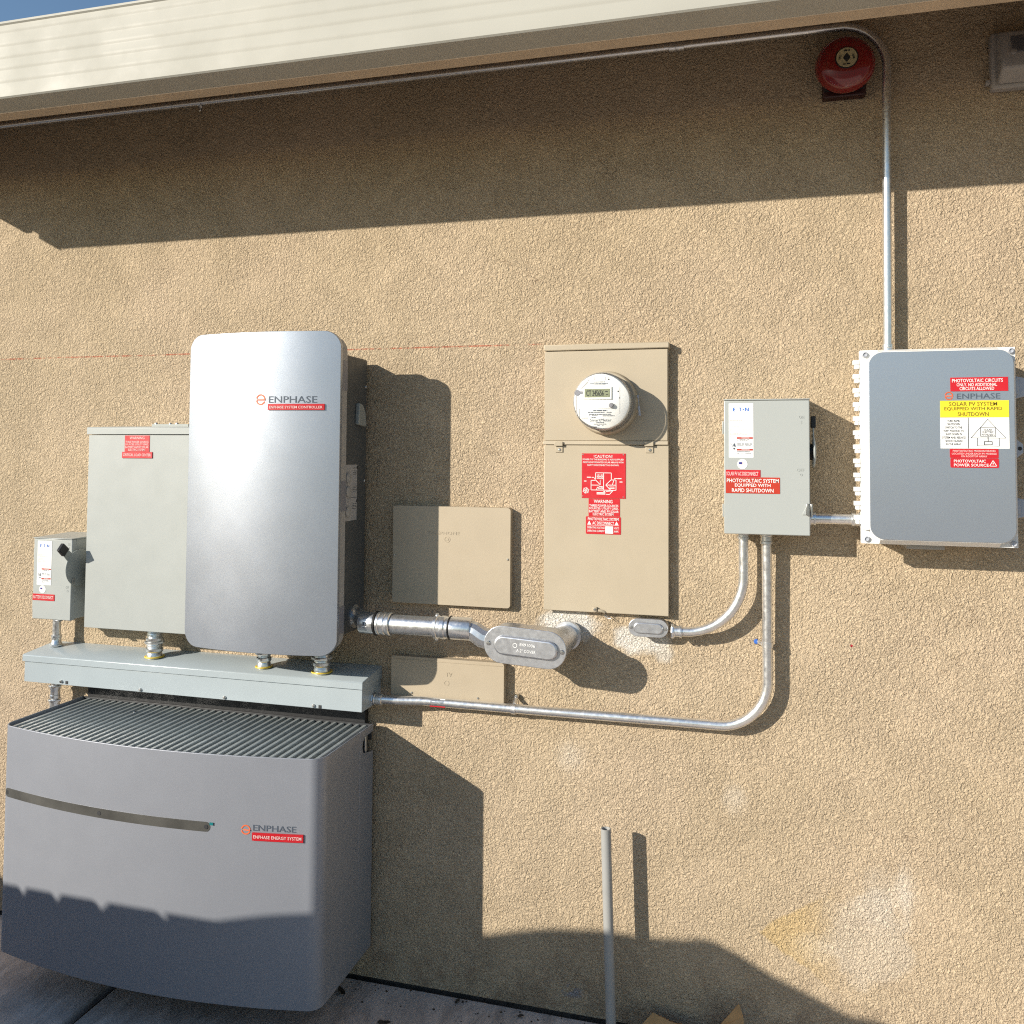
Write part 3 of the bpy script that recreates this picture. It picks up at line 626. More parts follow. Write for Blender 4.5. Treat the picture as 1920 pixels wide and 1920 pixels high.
# left switch
d2 = 0.165
sw2 = safety_switch(-2.333, -2.178, 1.087, 1.3615, d2, "small grey safety switch box at far left with black-gripped handle, above the trough", False,
    [((-2.332, -2.243, 1.149, 1.1705), 'red', [("BATTERY DISCONNECT", 0.5, 0.52, 0.90, 0.50, 0.012)], 'pinkwhite')],
    dict(plate=(-2.317, -2.259, 1.2005, 1.3475), flag=(-2.306, -2.280, 1.1735, 1.1985), on=(-2.197, -2.185), onz=1.339, offz=1.197), (-2.25, 0, 1.087))
lever(sw2, -2.171, -0.143, 1.261, 0.061, math.radians(48), 0.052, 'handlegrey')
mb = MB().tube([(-2.161, -0.178, 1.228), (-2.161, -0.178, 1.214), (-2.161, -0.170, 1.211), (-2.161, -0.170, 1.229), (-2.161, -0.178, 1.230)], 0.0013, 8); mb.build("padlock_eye", 'screw', sw2)
MB().box(-2.238, -2.218, -d2-0.006, -d2+0.012, 1.0830, 1.0868).build("bottom_hasp", 'screw', sw2, bevel=0.0008)

# ------------------------------------------------------------------ conduits near the right switch
RA = 0.0145
nip = thing("conduit_nipple", "short level conduit joining the right safety switch to the wide enclosure", "conduit", (0.22, -0.07, 1.479))
MB().cyl((0.150, -0.07, 1.479), (0.286, -0.07, 1.479), RA, 24).build("pipe", 'galv', nip)
connector(nip, (0.1465, -0.07, 1.479), (1, 0, 0), RA, 0.020); connector(nip, (0.285, -0.07, 1.479), (-1, 0, 0), RA, 0.028)

# elbow conduit: switch to small conduit body
ca = thing("curved_conduit", "short conduit curving from under the right switch to the small fitting below the meter", "conduit", (-0.024, -0.055, 1.436))
path = [(-0.205, -0.055, 1.150), (-0.190, -0.055, 1.150)] + arc(-0.186, 1.312, 0.162, -90, 0, -0.055, 18)[1:] + [(-0.024, -0.055, 1.36), (-0.024, -0.055, 1.436)]
MB().tube(path, 0.0133, 24).build("pipe", 'galv', ca)
connector(ca, (-0.024, -0.055, 1.4375), (0, 0, -1), 0.0133, 0.02)
connector(ca, (-0.222, -0.055, 1.150), (1, 0, 0), 0.0133, 0.030)

# small conduit body (LB)
def obround(mb, cx, cz, hw, hh, y0, y1, tilt=0.0, n=14):
    pts = []
    for s, a0 in ((1, -90), (-1, 90)):
        for i in range(n+1):
            a = math.radians(a0+180*i/n); pts.append((s*(hw-hh)+hh*math.cos(a), hh*math.sin(a)))
    c, s2 = math.cos(tilt), math.sin(tilt)
    mb.prism([(cx+p[0]*c-p[1]*s2, cz+p[0]*s2+p[1]*c) for p in pts], 'y', y0, y1); return mb
lb = thing("oval_pipe_fitting", "small silver oval conduit fitting on the wall just below the meter panel", "conduit fitting", (-0.287, 0, 1.153))
obround(MB(), -0.287, 1.153, 0.055, 0.0225, -0.050, -0.012).cyl((-0.322, -0.0125, 1.153), (-0.322, 0.004, 1.153), 0.018).build("housing", 'alu', lb, bevel=0.003)
cv = obround(MB(), -0.288, 1.154, 0.0565, 0.0255, -0.0545, -0.0505).build("cover", 'alu', lb, bevel=0.001)
obround(MB(), -0.288, 1.154, 0.042, 0.0155, -0.0605, -0.0546).build("raised_panel", 'alu', cv, bevel=0.003)
MB().text("1\" COVER", -0.280, 1.152, 0.038, 0.006, -0.0609).build("lettering", 'alu', cv, smooth=0)
screws(cv, [(-0.337, -0.0545, 1.154), (-0.239, -0.0545, 1.154)], 0.0045)

# long conduit: switch down, round the bend, left to the trough
cb = thing("long_conduit", "long conduit dropping from the right switch, bending left to the wiring trough", "conduit", (0.038, -0.042, 1.436))
RB = 0.0138
path = [(-1.136, -0.062, 0.889), (-1.05, -0.055, 0.889), (-0.98, -0.042, 0.890), (-0.62, -0.040, 0.890), (-0.20, -0.040, 0.893), (-0.100, -0.04, 0.893)] + arc(-0.092, 1.024, 0.131, -90, 0, -0.040, 18)[1:] + [(0.039, -0.04, 1.10), (0.039, -0.042, 1.30), (0.038, -0.046, 1.436)]
pp = MB().tube(path, RB, 24).build("pipe", 'galv', cb)
connector(cb, (0.038, -0.046, 1.4375), (0, 0, -1), RB, 0.034)
connector(cb, (-1.136, -0.062, 0.889), (1, 0, 0), RB, 0.034)
clamp(cb, (-0.688, -0.040, 0.8895), (1, 0, 0), RB, (0, 0, 1)); clamp(cb, (0.039, -0.040, 1.126), (0, 0, 1), RB, (-1, 0, 0), cap='bluecap')
st = MB(); n = 10; xs = (-0.951, -0.902); rr = RB+0.0005
def onp(a, x): return (x, -0.0405-rr*math.cos(a), 0.8902+rr*math.sin(a))
for k in range(n):
    a0_, a1_ = math.radians(-62+k*120/n), math.radians(-62+(k+1)*120/n)
    v = [st.bm.verts.new(onp(a_, x)) for a_ in (a0_, a1_) for x in xs]
    st.bm.faces.new((v[0], v[1], v[3], v[2]))
stk = st.build("pipe_sticker", 'white', cb)
for z_, mm, nm, h_ in ((0.893, 'greyink', "sticker_print", 0.006), (0.8795, 'red', "sticker_band", 0.003)):
    t = MB()
    if nm == "sticker_print":
        for i, zz in enumerate((0.8975, 0.8945, 0.8915)): t.words(-0.948, -0.906, zz, 0.0016, -0.0405-math.sqrt(max(0, (RB+0.001)**2-(zz-0.8902)**2))-0.0006, 70+i)
    else: t.seg((-0.951, z_), (-0.902, z_), h_, -0.0405-math.sqrt((RB+0.001)**2-(z_-0.8902)**2)-0.0006)
    t.build(nm, mm, stk, smooth=0)

# ------------------------------------------------------------------ meter panel
mp = thing("meter_panel", "tall tan meter panel cabinet with red caution placards on its lower cover", "meter panel", (-0.417, 0, 1.184))
px0, px1 = -0.6025, -0.232
box("cabinet", 'tan', mp, px0+0.003, px1-0.002, -0.020, -0.0005, 1.187, 1.974, 0.002)
box("top_flange", 'tan', mp, px0-0.001, px1+0.002, -0.034, -0.001, 1.960, 1.9785, 0.003)
box("upper_cover", 'tan', mp, px0, px1-0.003, -0.0275, -0.0205, 1.690, 1.9585, 0.0015)
MB().prism([(-0.0205, 1.6785), (-0.0315, 1.6785), (-0.0285, 1.6895), (-0.0205, 1.6895)], 'x', px0-0.002, px1-0.002).build("drip_edge", 'tan', mp, bevel=0.001)
box("lower_cover", 'tan', mp, px0, px1, -0.0265, -0.0205, 1.185, 1.6765, 0.002)
for x in (-0.557, -0.288):
    mb = MB().box(x-0.013, x+0.013, -0.0365, -0.0316, 1.674, 1.687); mb.box(x-0.011, x+0.012, -0.0295, -0.0266, 1.655, 1.6735)
    hg = mb.build("hinge_clip", 'tan', mp, bevel=0.001); screws(hg, [(x+0.002, -0.0295, 1.663)], 0.0045)
mb = MB().box(-0.452, -0.440, -0.036, -0.0266, 1.189, 1.202); mb.tube([(-0.436, -0.031, 1.193), (-0.424, -0.031, 1.191), (-0.417, -0.026, 1.187)], 0.004, 10); mb.build("bottom_hasp", 'tan', mp, bevel=0.001)
MB().tube([(-0.424, -0.012, 1.186), (-0.412, -0.02, 1.176), (-0.400, -0.02, 1.170), (-0.408, -0.018, 1.168), (-0.421, -0.018, 1.176)], 0.0012, 6).build("seal_wire", 'screw', mp)
screws(mp, [(-0.446, -0.036, 1.196)], 0.004)
cau = sticker(mp, "caution_placard", 'red', -0.487, -0.357, 1.5205, 1.6525, -0.0265, th=0.0016)
def cz_(px, py): return (-0.487+(px-240)/930*0.130, 1.6525-(py-115)/945*0.132)
t = MB(); yy = -0.0287
for s_t, cx, cy, wp, hp, bo in (("!CAUTION!", 695, 178, 395, 62, 0.0), ("POWER TO THIS BUILDING IS ALSO SUPPLIED", 695, 243, 870, 34, 0.012), ("FROM ROOF MOUNTED SOLAR ARRAYS WITH", 695, 303, 860, 34, 0.012), ("SAFETY DISCONNECTS AS SHOWN:", 695, 363, 670, 34, 0.012)):
    c = cz_(cx, cy); t.text(s_t, c[0], c[1], wp/930*0.130, hp/945*0.132, yy, bo)
lw = 0.0017
P_ = [((535, 525), (870, 525)), ((870, 525), (870, 670)), ((535, 525), (535, 660)), ((708, 525), (708, 885)), ((440, 685), (535, 685)), ((440, 685), (440, 888)), ((440, 888), (970, 888)), ((970, 888), (970, 672)), ((970, 672), (865, 672)), ((865, 672), (752, 780)), ((752, 780), (960, 780)), ((752, 780), (860, 888)), ((440, 785), (605, 785)), ((540, 680), (640, 780)), ((620, 800), (545, 880)), ((500, 622), (540, 690)), ((450, 622), (500, 622)), ((935, 640), (1000, 640)), ((935, 640), (890, 790)), ((905, 895), (835, 975)), ((835, 975), (760, 975)), ((890, 900), (760, 916)), ((635, 672), (635, 770)), ((560, 640), (690, 640)), ((560, 600), (690, 600)), ((600, 815), (690, 815)), ((600, 850), (690, 850)), ((830, 820), (940, 820)), ((830, 850), (940, 850))]
for x in (570, 600, 630, 660, 690): P_ += [((x, 555), (x, 655)), ((x, 820), (x, 870))]
for a, b in P_: t.seg(cz_(*a), cz_(*b), lw if abs(a[0]-b[0]) > 40 or abs(a[1]-b[1]) > 110 else lw*0.7, yy+0.0006)
for a, b, s2 in (((350, 620), (435, 620), 1), ((995, 642), (1085, 642), 2), ((290, 702), (340, 702), 3), ((1045, 712), (1105, 712), 4), ((560, 945), (745, 945), 5), ((560, 970), (745, 970), 6), ((705, 916), (740, 916), 7)): t.seg(cz_(*a), cz_(*b), 0.0024, yy+0.0006)
c = cz_(330, 900)
for k in range(3):
    a = math.radians(75+60*k); dx, dz = math.cos(a)*0.010, math.sin(a)*0.010
    t.seg((c[0]-dx, c[1]-dz), (c[0]+dx, c[1]+dz), 0.0016, yy+0.0006)
for k in range(6):
    a, b = math.radians(60*k+15), math.radians(60*k+75); t.seg((c[0]+0.0085*math.cos(a), c[1]+0.0085*math.sin(a)), (c[0]+0.0085*math.cos(b), c[1]+0.0085*math.sin(b)), 0.0014, yy+0.0006)
t.build("lettering", 'white', cau, smooth=0)
screws(cau, [(-0.4835, -0.0281, 1.649), (-0.3635, -0.0281, 1.649), (-0.4835, -0.0281, 1.526), (-0.3635, -0.0281, 1.525)], 0.002, h=0.001)
sticker(mp, "warning_placard", 'red', -0.4665, -0.374, 1.4675, 1.5195, -0.0265, [("WARNING", 0.47, 0.84, 0.60, 0.19, 0.008), ("THREE POWER SOURCES", 0.49, 0.60, 0.93, 0.135, 0.01), ("SOURCES: UTILITY GRID,", 0.49, 0.435, 0.94, 0.135, 0.01), ("BATTERY AND PV SOLAR", 0.49, 0.275, 0.95, 0.135, 0.01), ("ELECTRIC SYSTEM", 0.47, 0.115, 0.66, 0.135, 0.01)], ink='white')
pv = sticker(mp, "disconnect_placard", 'red', -0.4745, -0.371, 1.415, 1.4665, -0.0265, [("PHOTOVOLTAIC SYSTEM", 0.5, 0.86, 0.88, 0.16, 0.012), ("AC DISCONNECT", 0.5, 0.63, 0.62, 0.17, 0.012), ("OPERATING VOLTAGE", 0.29, 0.37, 0.50, 0.115, 0.01), ("OPERATING CURRENT", 0.29, 0.18, 0.50, 0.115, 0.01), ("VOLTS", 0.88, 0.36, 0.15, 0.11, 0.01), ("AMPS", 0.87, 0.17, 0.13, 0.11, 0.01)], ink='white', r=0.0025)
t = MB().box(-0.4165, -0.3935, -0.0283, -0.0277, 1.4175, 1.4385); t.prism([(-0.4700, 1.4425), (-0.4585, 1.4425), (-0.4642, 1.4535)], 'y', -0.0283, -0.0277); t.prism([(-0.3890, 1.4425), (-0.3775, 1.4425), (-0.3832, 1.4535)], 'y', -0.0283, -0.0277)
t.seg((-0.471, 1.4408), (-0.376, 1.4408), 0.0008, -0.0277); t.build("write_in_box", 'white', pv, smooth=0)

# ------------------------------------------------------------------ electric meter
mc = Vector((-0.413, -0.0275, 1.801))
em = thing("electric_meter", "round white-faced electric meter with a digital display, on the tan panel", "electric meter", tuple(mc))
MB().lathe(mc, (0, -1, 0), [(0.094, 0.0005), (0.0945, 0.004), (0.0925, 0.009), (0.0905, 0.020), (0.0915, 0.026), (0.0885, 0.030), (0.084, 0.030)], 64).build("socket_ring", 'tan', em)
MB().lathe(mc, (0, -1, 0), [(0.080, 0.029), (0.0835, 0.030), (0.0835, 0.042), (0.078, 0.044), (0.0, 0.044)], 56).build("base_band", 'trim', em)
# inner chassis behind the glass
face = MB().lathe(mc, (0, -1, 0), [(0.0790, 0.0445), (0.0806, 0.048), (0.0806, 0.087), (0.0790, 0.0910), (0.0760, 0.0925), (0, 0.0925)], 64).build("face", 'meterface', em)
yy = mc.y-0.0930
mb = MB().box(-0.4665, -0.3835, mc.y-0.0960, mc.y-0.0927, 1.806, 1.8425); fr = mb.build("display_frame", 'meterface', em, bevel=0.001)
dsp = MB().box(-0.4615, -0.3885, mc.y-0.0968, mc.y-0.0961, 1.8125, 1.8365).build("display", 'lcd', fr, smooth=0)
t = MB(); t.text("CT 245656", -0.4315, 1.8245, 0.050, 0.0165, mc.y-0.0974, 0.01); t.words(-0.4025, -0.3925, 1.829, 0.0022, mc.y-0.0969, 5, 1.0); t.words(-0.400, -0.394, 1.820, 0.0018, mc.y-0.0969, 6, 1.0); t.build("digits", 'blackink', dsp, smooth=0)
MB().lathe((-0.4835, mc.y-0.0927, 1.826), (0, -1, 0), [(0.0085, 0), (0.0085, 0.0012), (0, 0.0012)], 24).box(-0.479, -0.468, mc.y-0.0938, mc.y-0.0927, 1.8225, 1.8305).build("optical_port", 'trim2', face)
MB().lathe((-0.3845, mc.y-0.0927, 1.789), (0, -1, 0), [(0.0062, 0), (0.0072, 0.006), (0.0055, 0.011), (0, 0.0115)], 20).build("reset_button", 'trim2', face)
t = MB()
t.text("SmartMeter", -0.4155, 1.7475, 0.062, 0.0085, yy, 0.0); t.words(-0.437, -0.397, 1.7745, 0.003, yy, 11); t.words(-0.452, -0.383, 1.7695, 0.002, yy, 12); t.words(-0.449, -0.386, 1.764, 0.0022, yy, 13, 1.0); t.words(-0.449, -0.425, 1.7605, 0.0012, yy, 14); t.words(-0.41, -0.376, 1.7595, 0.002, yy, 15)
t.words(-0.442, -0.430, 1.7545, 0.002, yy, 16); t.words(-0.47, -0.452, 1.7535, 0.0016, yy, 17); t.words(-0.428, -0.406, 1.7405, 0.0018, yy, 18); t.words(-0.436, -0.398, 1.736, 0.0018, yy, 19, 1.0); t.words(-0.425, -0.408, 1.732, 0.0014, yy, 20)
t.words(-0.437, -0.403, 1.8565, 0.002, yy, 21); t.words(-0.447, -0.396, 1.8515, 0.0024, yy, 22, 1.0); t.words(-0.442, -0.402, 1.848, 0.0012, yy, 23)
for a, b in (((-0.477, 1.7795), (-0.382, 1.7795)), ((-0.477, 1.7795), (-0.4775, 1.752)), ((-0.4775, 1.752), (-0.466, 1.739))): t.seg(a, b, 0.0007, yy+0.0005)
t.build("face_print", 'greyink', face, smooth=0)
t = MB()
for x in (-0.444, -0.434, -0.424, -0.413, -0.403, -0.393): t.seg((x, 1.861), (x+0.0005, 1.8705), 0.0011, yy+0.0005)
t.seg((-0.4855, 1.818), (-0.4855, 1.762), 0.003, yy+0.0005); t.seg((-0.361, 1.840), (-0.361, 1.765), 0.0008, yy+0.0005); t.seg((-0.472, 1.838), (-0.452, 1.858), 0.004, yy+0.0005)
t.build("face_ribs", 'lightink', face, smooth=0)
t = MB()
for x, z in ((-0.451, 1.8625), (-0.393, 1.8635)): t.box(x-0.0025, x+0.0025, yy-0.0004, yy+0.0004, z-0.001, z+0.001)
t.lathe((-0.3655, yy+0.0004, 1.829), (0, -1, 0), [(0.002, 0), (0.002, 0.0006), (0, 0.0006)], 10); t.box(-0.362, -0.3605, yy-0.0004, yy+0.0004, 1.808, 1.813); t.box(-0.441, -0.427, yy-0.0004, yy+0.0004, 1.7268, 1.7288)
t.build("face_marks", 'blackink', face, smooth=0)
MB().lathe(mc, (0, -1, 0), [(0.0800, 0.0448), (0.0835, 0.046), (0.0835, 0.088), (0.0815, 0.097), (0.0765, 0.1025), (0.070, 0.104), (0, 0.105), (0, 0.1032), (0.070, 0.1022), (0.0755, 0.1008), (0.0800, 0.0962), (0.0818, 0.088), (0.0818, 0.0462), (0.0800, 0.0448)], 64).build("glass_cover", 'glass', em, smooth=60)
mb = MB().tube([(-0.3175, -0.052, 1.822), (-0.316, -0.056, 1.806), (-0.3145, -0.056, 1.79)], 0.0012, 8); mb.box(-0.3195, -0.3150, -0.058, -0.050, 1.814, 1.822)
mb.tube([(-0.3155, -0.056, 1.790), (-0.312, -0.056, 1.762)], 0.0035, 12); mb.build("seal_tag", 'latch', em)

# ------------------------------------------------------------------ telephone and cable boxes
tb = thing("telephone_box", "square tan telephone box cover flush on the wall, half in shadow", "utility box", (-0.897, 0, 1.183))
MB().panel(-1.0895, -0.706, 1.183, 1.485, 0.010, lambda x: -0.027, 0.0265, 4).build("cover", 'tanbox', tb, bevel=0.0045, segs=3)
t = MB(); t.text("TELEPHONE", -0.921, 1.4035, 0.106, 0.0095, -0.0279, 0.002); t.build("embossed_text", 'tanbox', tb, smooth=0)
mb = MB().lathe((-0.9085, -0.0268, 1.384), (0, -1, 0), [(0.0095, 0), (0.0095, 0.001), (0.0078, 0.001), (0.0078, 0)], 24); mb.prism([(-0.9135, 1.3805), (-0.9035, 1.3805), (-0.906, 1.388), (-0.911, 1.388)], 'y', -0.0279, -0.0268); mb.build("bell_symbol", 'tanbox', tb, smooth=0)
screws(tb, [(-0.714, -0.027, 1.330), (-1.083, -0.027, 1.330)], 0.0035)
cbx = thing("cable_box", "low wide tan cable box cover on the wall, below the telephone box", "utility box", (-0.906, 0, 0.893))
MB().panel(-1.0895, -0.7235, 0.893, 1.018, 0.008, lambda x: -0.027, 0.0265, 4).build("cover", 'tanbox', cbx, bevel=0.003, segs=3)
t = MB(); t.text("TV", -0.899, 0.972, 0.021, 0.0125, -0.0279, 0.0); t.build("embossed_text", 'tanbox', cbx, smooth=0)
MB().lathe((-0.906, -0.0268, 0.945), (0, -1, 0), [(0.008, 0), (0.008, 0.001), (0.0065, 0.001), (0.0065, 0)], 24).build("round_symbol", 'tanbox', cbx, smooth=0)
MB().box(-1.084, -0.729, -0.0282, -0.0268, 1.0075, 1.0095).build("top_ridge", 'tanbox', cbx, bevel=0.0005)
screws(cbx, [(-0.805, -0.027, 0.908), (-1.02, -0.027, 0.908)], 0.0035)

# ------------------------------------------------------------------ load centre
lc = thing("load_center", "large plain grey panel box with a red warning label, partly behind the silver cabinet", "panel box", (-1.985, 0, 1.055))
a0, a1, dl = -2.123, -1.700, 0.165
box("box", 'grey', lc, a0+0.003, a1-0.002, -dl+0.008, -0.001, 1.072, 1.704, 0.002)
box("cover", 'grey', lc, a0, a1, -dl, -dl+0.0075, 1.070, 1.7030, 0.0015)
MB().prism([(-dl-0.005, 1.7050), (-dl-0.005, 1.7265), (-dl-0.001, 1.7295), (0.0, 1.737), (0.0, 1.7050)], 'x', a0-0.005, a1).build("rain_hood", 'grey', lc, bevel=0.001)
mb = MB().box(-1.915, -1.775, -0.120, -0.050, 1.7300, 1.7400)
mb.build("hub_plate", 'handlegrey', lc)
screws(lc, [(-1.905, -0.11, 1.7400), (-1.865, -0.09, 1.7400), (-1.825, -0.11, 1.7400), (-1.785, -0.09, 1.7400)], 0.006, (0, 0, 1), h=0.006)
sticker(lc, "warning_placard", 'red', -1.981, -1.886, 1.6485, 1.7015, -dl, [("WARNING", 0.5, 0.85, 0.60, 0.16, 0.006), ("THREE POWER SOURCES", 0.5, 0.60, 0.93, 0.125, 0.008), ("SOURCES: UTILITY GRID,", 0.5, 0.44, 0.94, 0.125, 0.008), ("BATTERY AND PV SOLAR", 0.5, 0.28, 0.93, 0.125, 0.008), ("ELECTRIC SYSTEM", 0.48, 0.12, 0.66, 0.125, 0.008)], ink='pinkwhite')
sticker(lc, "load_center_placard", 'red', -1.9895, -1.874, 1.6275, 1.648, -dl, [("CRITICAL LOAD CENTER", 0.5, 0.52, 0.92, 0.42, 0.008)], ink='pinkwhite', th=0.0025)

# ------------------------------------------------------------------ wiring trough
wt = thing("wiring_trough", "long level grey metal wiring trough under the cabinets, above the big battery", "wiring trough", (-1.76, 0, 0.868))
b0, b1 = -2.385, -1.134
box("duct", 'troughgrey', wt, b0+0.002, b1-0.001, -0.139, -0.001, 0.868, 0.9355, 0.0015)
mb = MB().prism([(-0.1445, 0.9365), (-0.1445, 0.957), (-0.141, 0.9600), (0.0, 0.9765), (0.0, 0.9365)], 'x', b0-0.003, b1+0.002); mb.build("lid", 'troughgrey', wt, bevel=0.0012)
screws(wt, [(-2.230, -0.139, 0.879), (-1.919, -0.139, 0.876), (-1.607, -0.139, 0.876), (-1.296, -0.139, 0.876)], 0.0055, h=0.006)
MB().box(-2.213, -2.204, -0.1405, -0.1392, 0.872, 0.882).box(-1.279, -1.270, -0.1405, -0.1392, 0.869, 0.879).build("punch_marks", 'dark', wt)

# nipples
def stack_nipple(name, label, x, y, z0, z1, r, seal=False, grp=None):
    o = thing(name, label, "pipe fitting", (x, y, z0), grp)
    H_ = z1-z0; pr = [(r*0.92, -0.004)]; n = max(2, int(H_/0.016))
    for i in range(n):
        a = z0*0+H_*i/n; k = H_/n
        pr += [(r*0.93, a), (r*1.02, a+0.15*k), (r*1.10 if i % 2 else r*1.0, a+0.3*k), (r*1.10 if i % 2 else r*1.0, a+0.72*k), (r*0.95, a+0.85*k)]
    pr += [(r*0.92, H_+0.004)]
    MB().lathe((x, y, z0), (0, 0, 1), pr, 30).build("threaded_body", 'zinc', o)
    MB().lathe((x, y, z0+H_*0.45), (0, 0, 1), [(r*1.22, 0), (r*1.28, 0.002), (r*1.28, 0.007), (r*1.22, 0.009)], 10).build("lock_nut", 'zinc', o, smooth=20)
    if seal: MB().lathe((x, y, z0+0.0015), (0, 0, 1), [(r*0.9, 0), (r*1.24, 0), (r*1.28, 0.002), (r*1.24, 0.004), (r*0.9, 0.004)], 30).build("sealing_ring", 'sealant', o)
    return o
stack_nipple("pipe_nipple", "stacked zinc fitting between the plain grey panel box and the trough", -1.914, -0.080, 0.9675, 1.071, 0.025, True, "fittings standing on the trough")
stack_nipple("pipe_nipple", "zinc fitting with yellow ring under the middle of the silver cabinet", -1.499, -0.090, 0.966, 1.060, 0.0215, True, "fittings standing on the trough")
stack_nipple("pipe_nipple", "zinc fitting under the right end of the silver cabinet, on the trough", -1.293, -0.095, 0.966, 1.060, 0.026, True, "fittings standing on the trough")
o = thing("short_conduit", "short upright conduit between the far left switch and the trough", "conduit", (-2.337, -0.05, 0.97))
MB().cyl((-2.337, -0.050, 0.974), (-2.337, -0.050, 1.0865), 0.0138, 24).build("pipe", 'galv', o)
connector(o, (-2.337, -0.050, 0.972), (0, 0, 1), 0.0138, 0.040, m='zinc'); connector(o, (-2.337, -0.05, 1.0868), (0, 0, -1), 0.0138, 0.012)
o = thing("short_conduit", "short upright conduit under the left end of the trough, behind the battery", "conduit", (-2.336, -0.05, 0.70))
MB().cyl((-2.336, -0.050, 0.60), (-2.336, -0.050, 0.868), 0.0138, 24).build("pipe", 'galv', o)
connector(o, (-2.336, -0.050, 0.838), (0, 0, -1), 0.0138, 0.045, nut=True); connector(o, (-2.336, -0.05, 0.79), (0, 0, -1), 0.0145, 0.04)

# ------------------------------------------------------------------ system controller (silver cabinet)
k0, k1, kz0, kz1 = -1.677, -1.165, 1.058, 2.009
def cy(x): u = (x-(k0+k1)/2)/((k1-k0)/2); return -0.286+0.034*u*u
ct = thing("system_controller", "tall silver cabinet with rounded corners and an orange brand mark, above the battery", "power cabinet", (-1.42, 0, 1.058))
box("rear_housing", 'rear', ct, -1.655, -1.186, -0.1915, -0.022, 1.100, 1.948, 0.006)
mb = MB().panel(k0+0.004, k1-0.008, kz0+0.006, kz1-0.008, 0.048, lambda x: -0.232, 0.040, 20); tr = mb.build("trim_band", 'trim', ct, bevel=0.003)
MB().panel(k0+0.010, k1-0.014, kz0+0.012, kz1-0.014, 0.045, lambda x: -0.2385, 0.0062, 12).build("shadow_gap", 'dark', ct)
for z_a, z_b in ((1.835, 1.925), (1.475, 1.565), (1.115, 1.195)):
    MB().box(k1-0.0085, k1-0.0065, -0.2318, -0.1925, z_a, z_b).build("trim_inset", 'trim2', tr, bevel=0.0008)
MB().panel(k0, k1, kz0, kz1, 0.050, cy, lambda x: -0.239, 40).build("front_cover", 'silver', ct, bevel=0.0025, smooth=30)
def cyt(x): return cy(x)
brand_mark(ct, -1.424, -1.392, 1.789, 1.822, cy, -1.381, -1.232, 1.7955, 1.8155, "ENPHASE")
sticker(ct, "controller_placard", 'red', -1.382, -1.209, 1.7745, 1.7925, 0, [("ENPHASE SYSTEM CONTROLLER", 0.5, 0.45, 0.94, 0.42, 0.01)], ink='pinkwhite', yf=lambda x: cy(x)-0.0008, th=0.003)
# right side: breaker lever, rating label, knockouts
MB().prism([(-0.105, 1.805), (-0.080, 1.800), (-0.060, 1.775), (-0.052, 1.732), (-0.110, 1.737)], 'x', -1.1859, -1.172).build("side_lever", 'handlegrey', ct, bevel=0.003)
sl_ = MB().box(-1.1862, -1.1852, -0.1910, -0.090, 1.442, 1.613).build("side_label", 'lightink', ct, smooth=0)
t = MB()
for i, z in enumerate((1.602, 1.593, 1.588, 1.583, 1.546, 1.541, 1.536, 1.531, 1.492, 1.487, 1.482, 1.477)): t.box(-1.1851, -1.1848, -0.120, -0.088-0.004*(i % 3), z, z+0.0010)
t.box(-1.1851, -1.1848, -0.150, -0.083, 1.5115, 1.5125); t.box(-1.1851, -1.1848, -0.094, -0.086, 1.600, 1.608); t.box(-1.1851, -1.1848, -0.094, -0.086, 1.497, 1.505)
t.build("label_print", 'blackink', sl_, smooth=0)
for z in (1.572, 1.532, 1.470): MB().lathe((-1.186, -0.158, z), (1, 0, 0), [(0.016, 0), (0.016, 0.007), (0.010, 0.010), (0, 0.010)], 20).build("side_knob", 'trim', ct)
screws(ct, [(-1.186, -0.033, 1.860), (-1.186, -0.036, 1.562)], 0.006, (1, 0, 0), h=0.004)

# ------------------------------------------------------------------ large conduit between controller and wall
RL = 0.0285
lcnd = thing("large_conduit", "thick steel conduit from the silver cabinet to the large oval fitting", "conduit", (-1.16, -0.1, 1.142))
MB().tube([(-1.190, -0.095, 1.146), (-1.176, -0.095, 1.146), (-1.150, -0.118, 1.144), (-1.122, -0.150, 1.142), (-1.112, -0.160, 1.142)], 0.027, 28).build("offset_bend", 'zinc', lcnd)
MB().lathe((-1.188, -0.095, 1.146), (1, 0, 0), [(0.027, 0), (0.036, 0.0015), (0.036, 0.006), (0.027, 0.007)], 28).build("lock_nut", 'zinc', lcnd)
MB().lathe((-1.133, -0.160, 1.142), (1, 0, 0), [(0.020, 0), (0.031, 0.002), (0.032, 0.004), (0.032, 0.048), (0.029, 0.050)], 32).build("coupling", 'zinc', lcnd)
tagb = MB()
v = []
for a in (math.radians(-12), math.radians(22)):
    for x in (-1.115, -1.100): v.append(tagb.bm.verts.new((x, -0.160-0.0324*math.cos(a), 1.142+0.0324*math.sin(a))))
tagb.bm.faces.new((v[0], v[1], v[3], v[2])); tg = tagb.build("code_sticker", 'whiteplastic', lcnd, smooth=0)
MB().box(-1.1125, -1.1025, -0.1932, -0.1927, 1.1395, 1.1505).build("sticker_print", 'greyink', tg, smooth=0)
def ring(x, r0, r1, L_, nm, m): MB().lathe((x, -0.160, 1.142), (1, 0, 0), [(r0*0.9, 0), (r0, 0.0012), (r0, L_-0.0012), (r1, L_), (r1*0.9, L_)], 32).build(nm, m, lcnd)
ring(-1.083, 0.036, 0.034, 0.006, "rubber_ring", 'black')
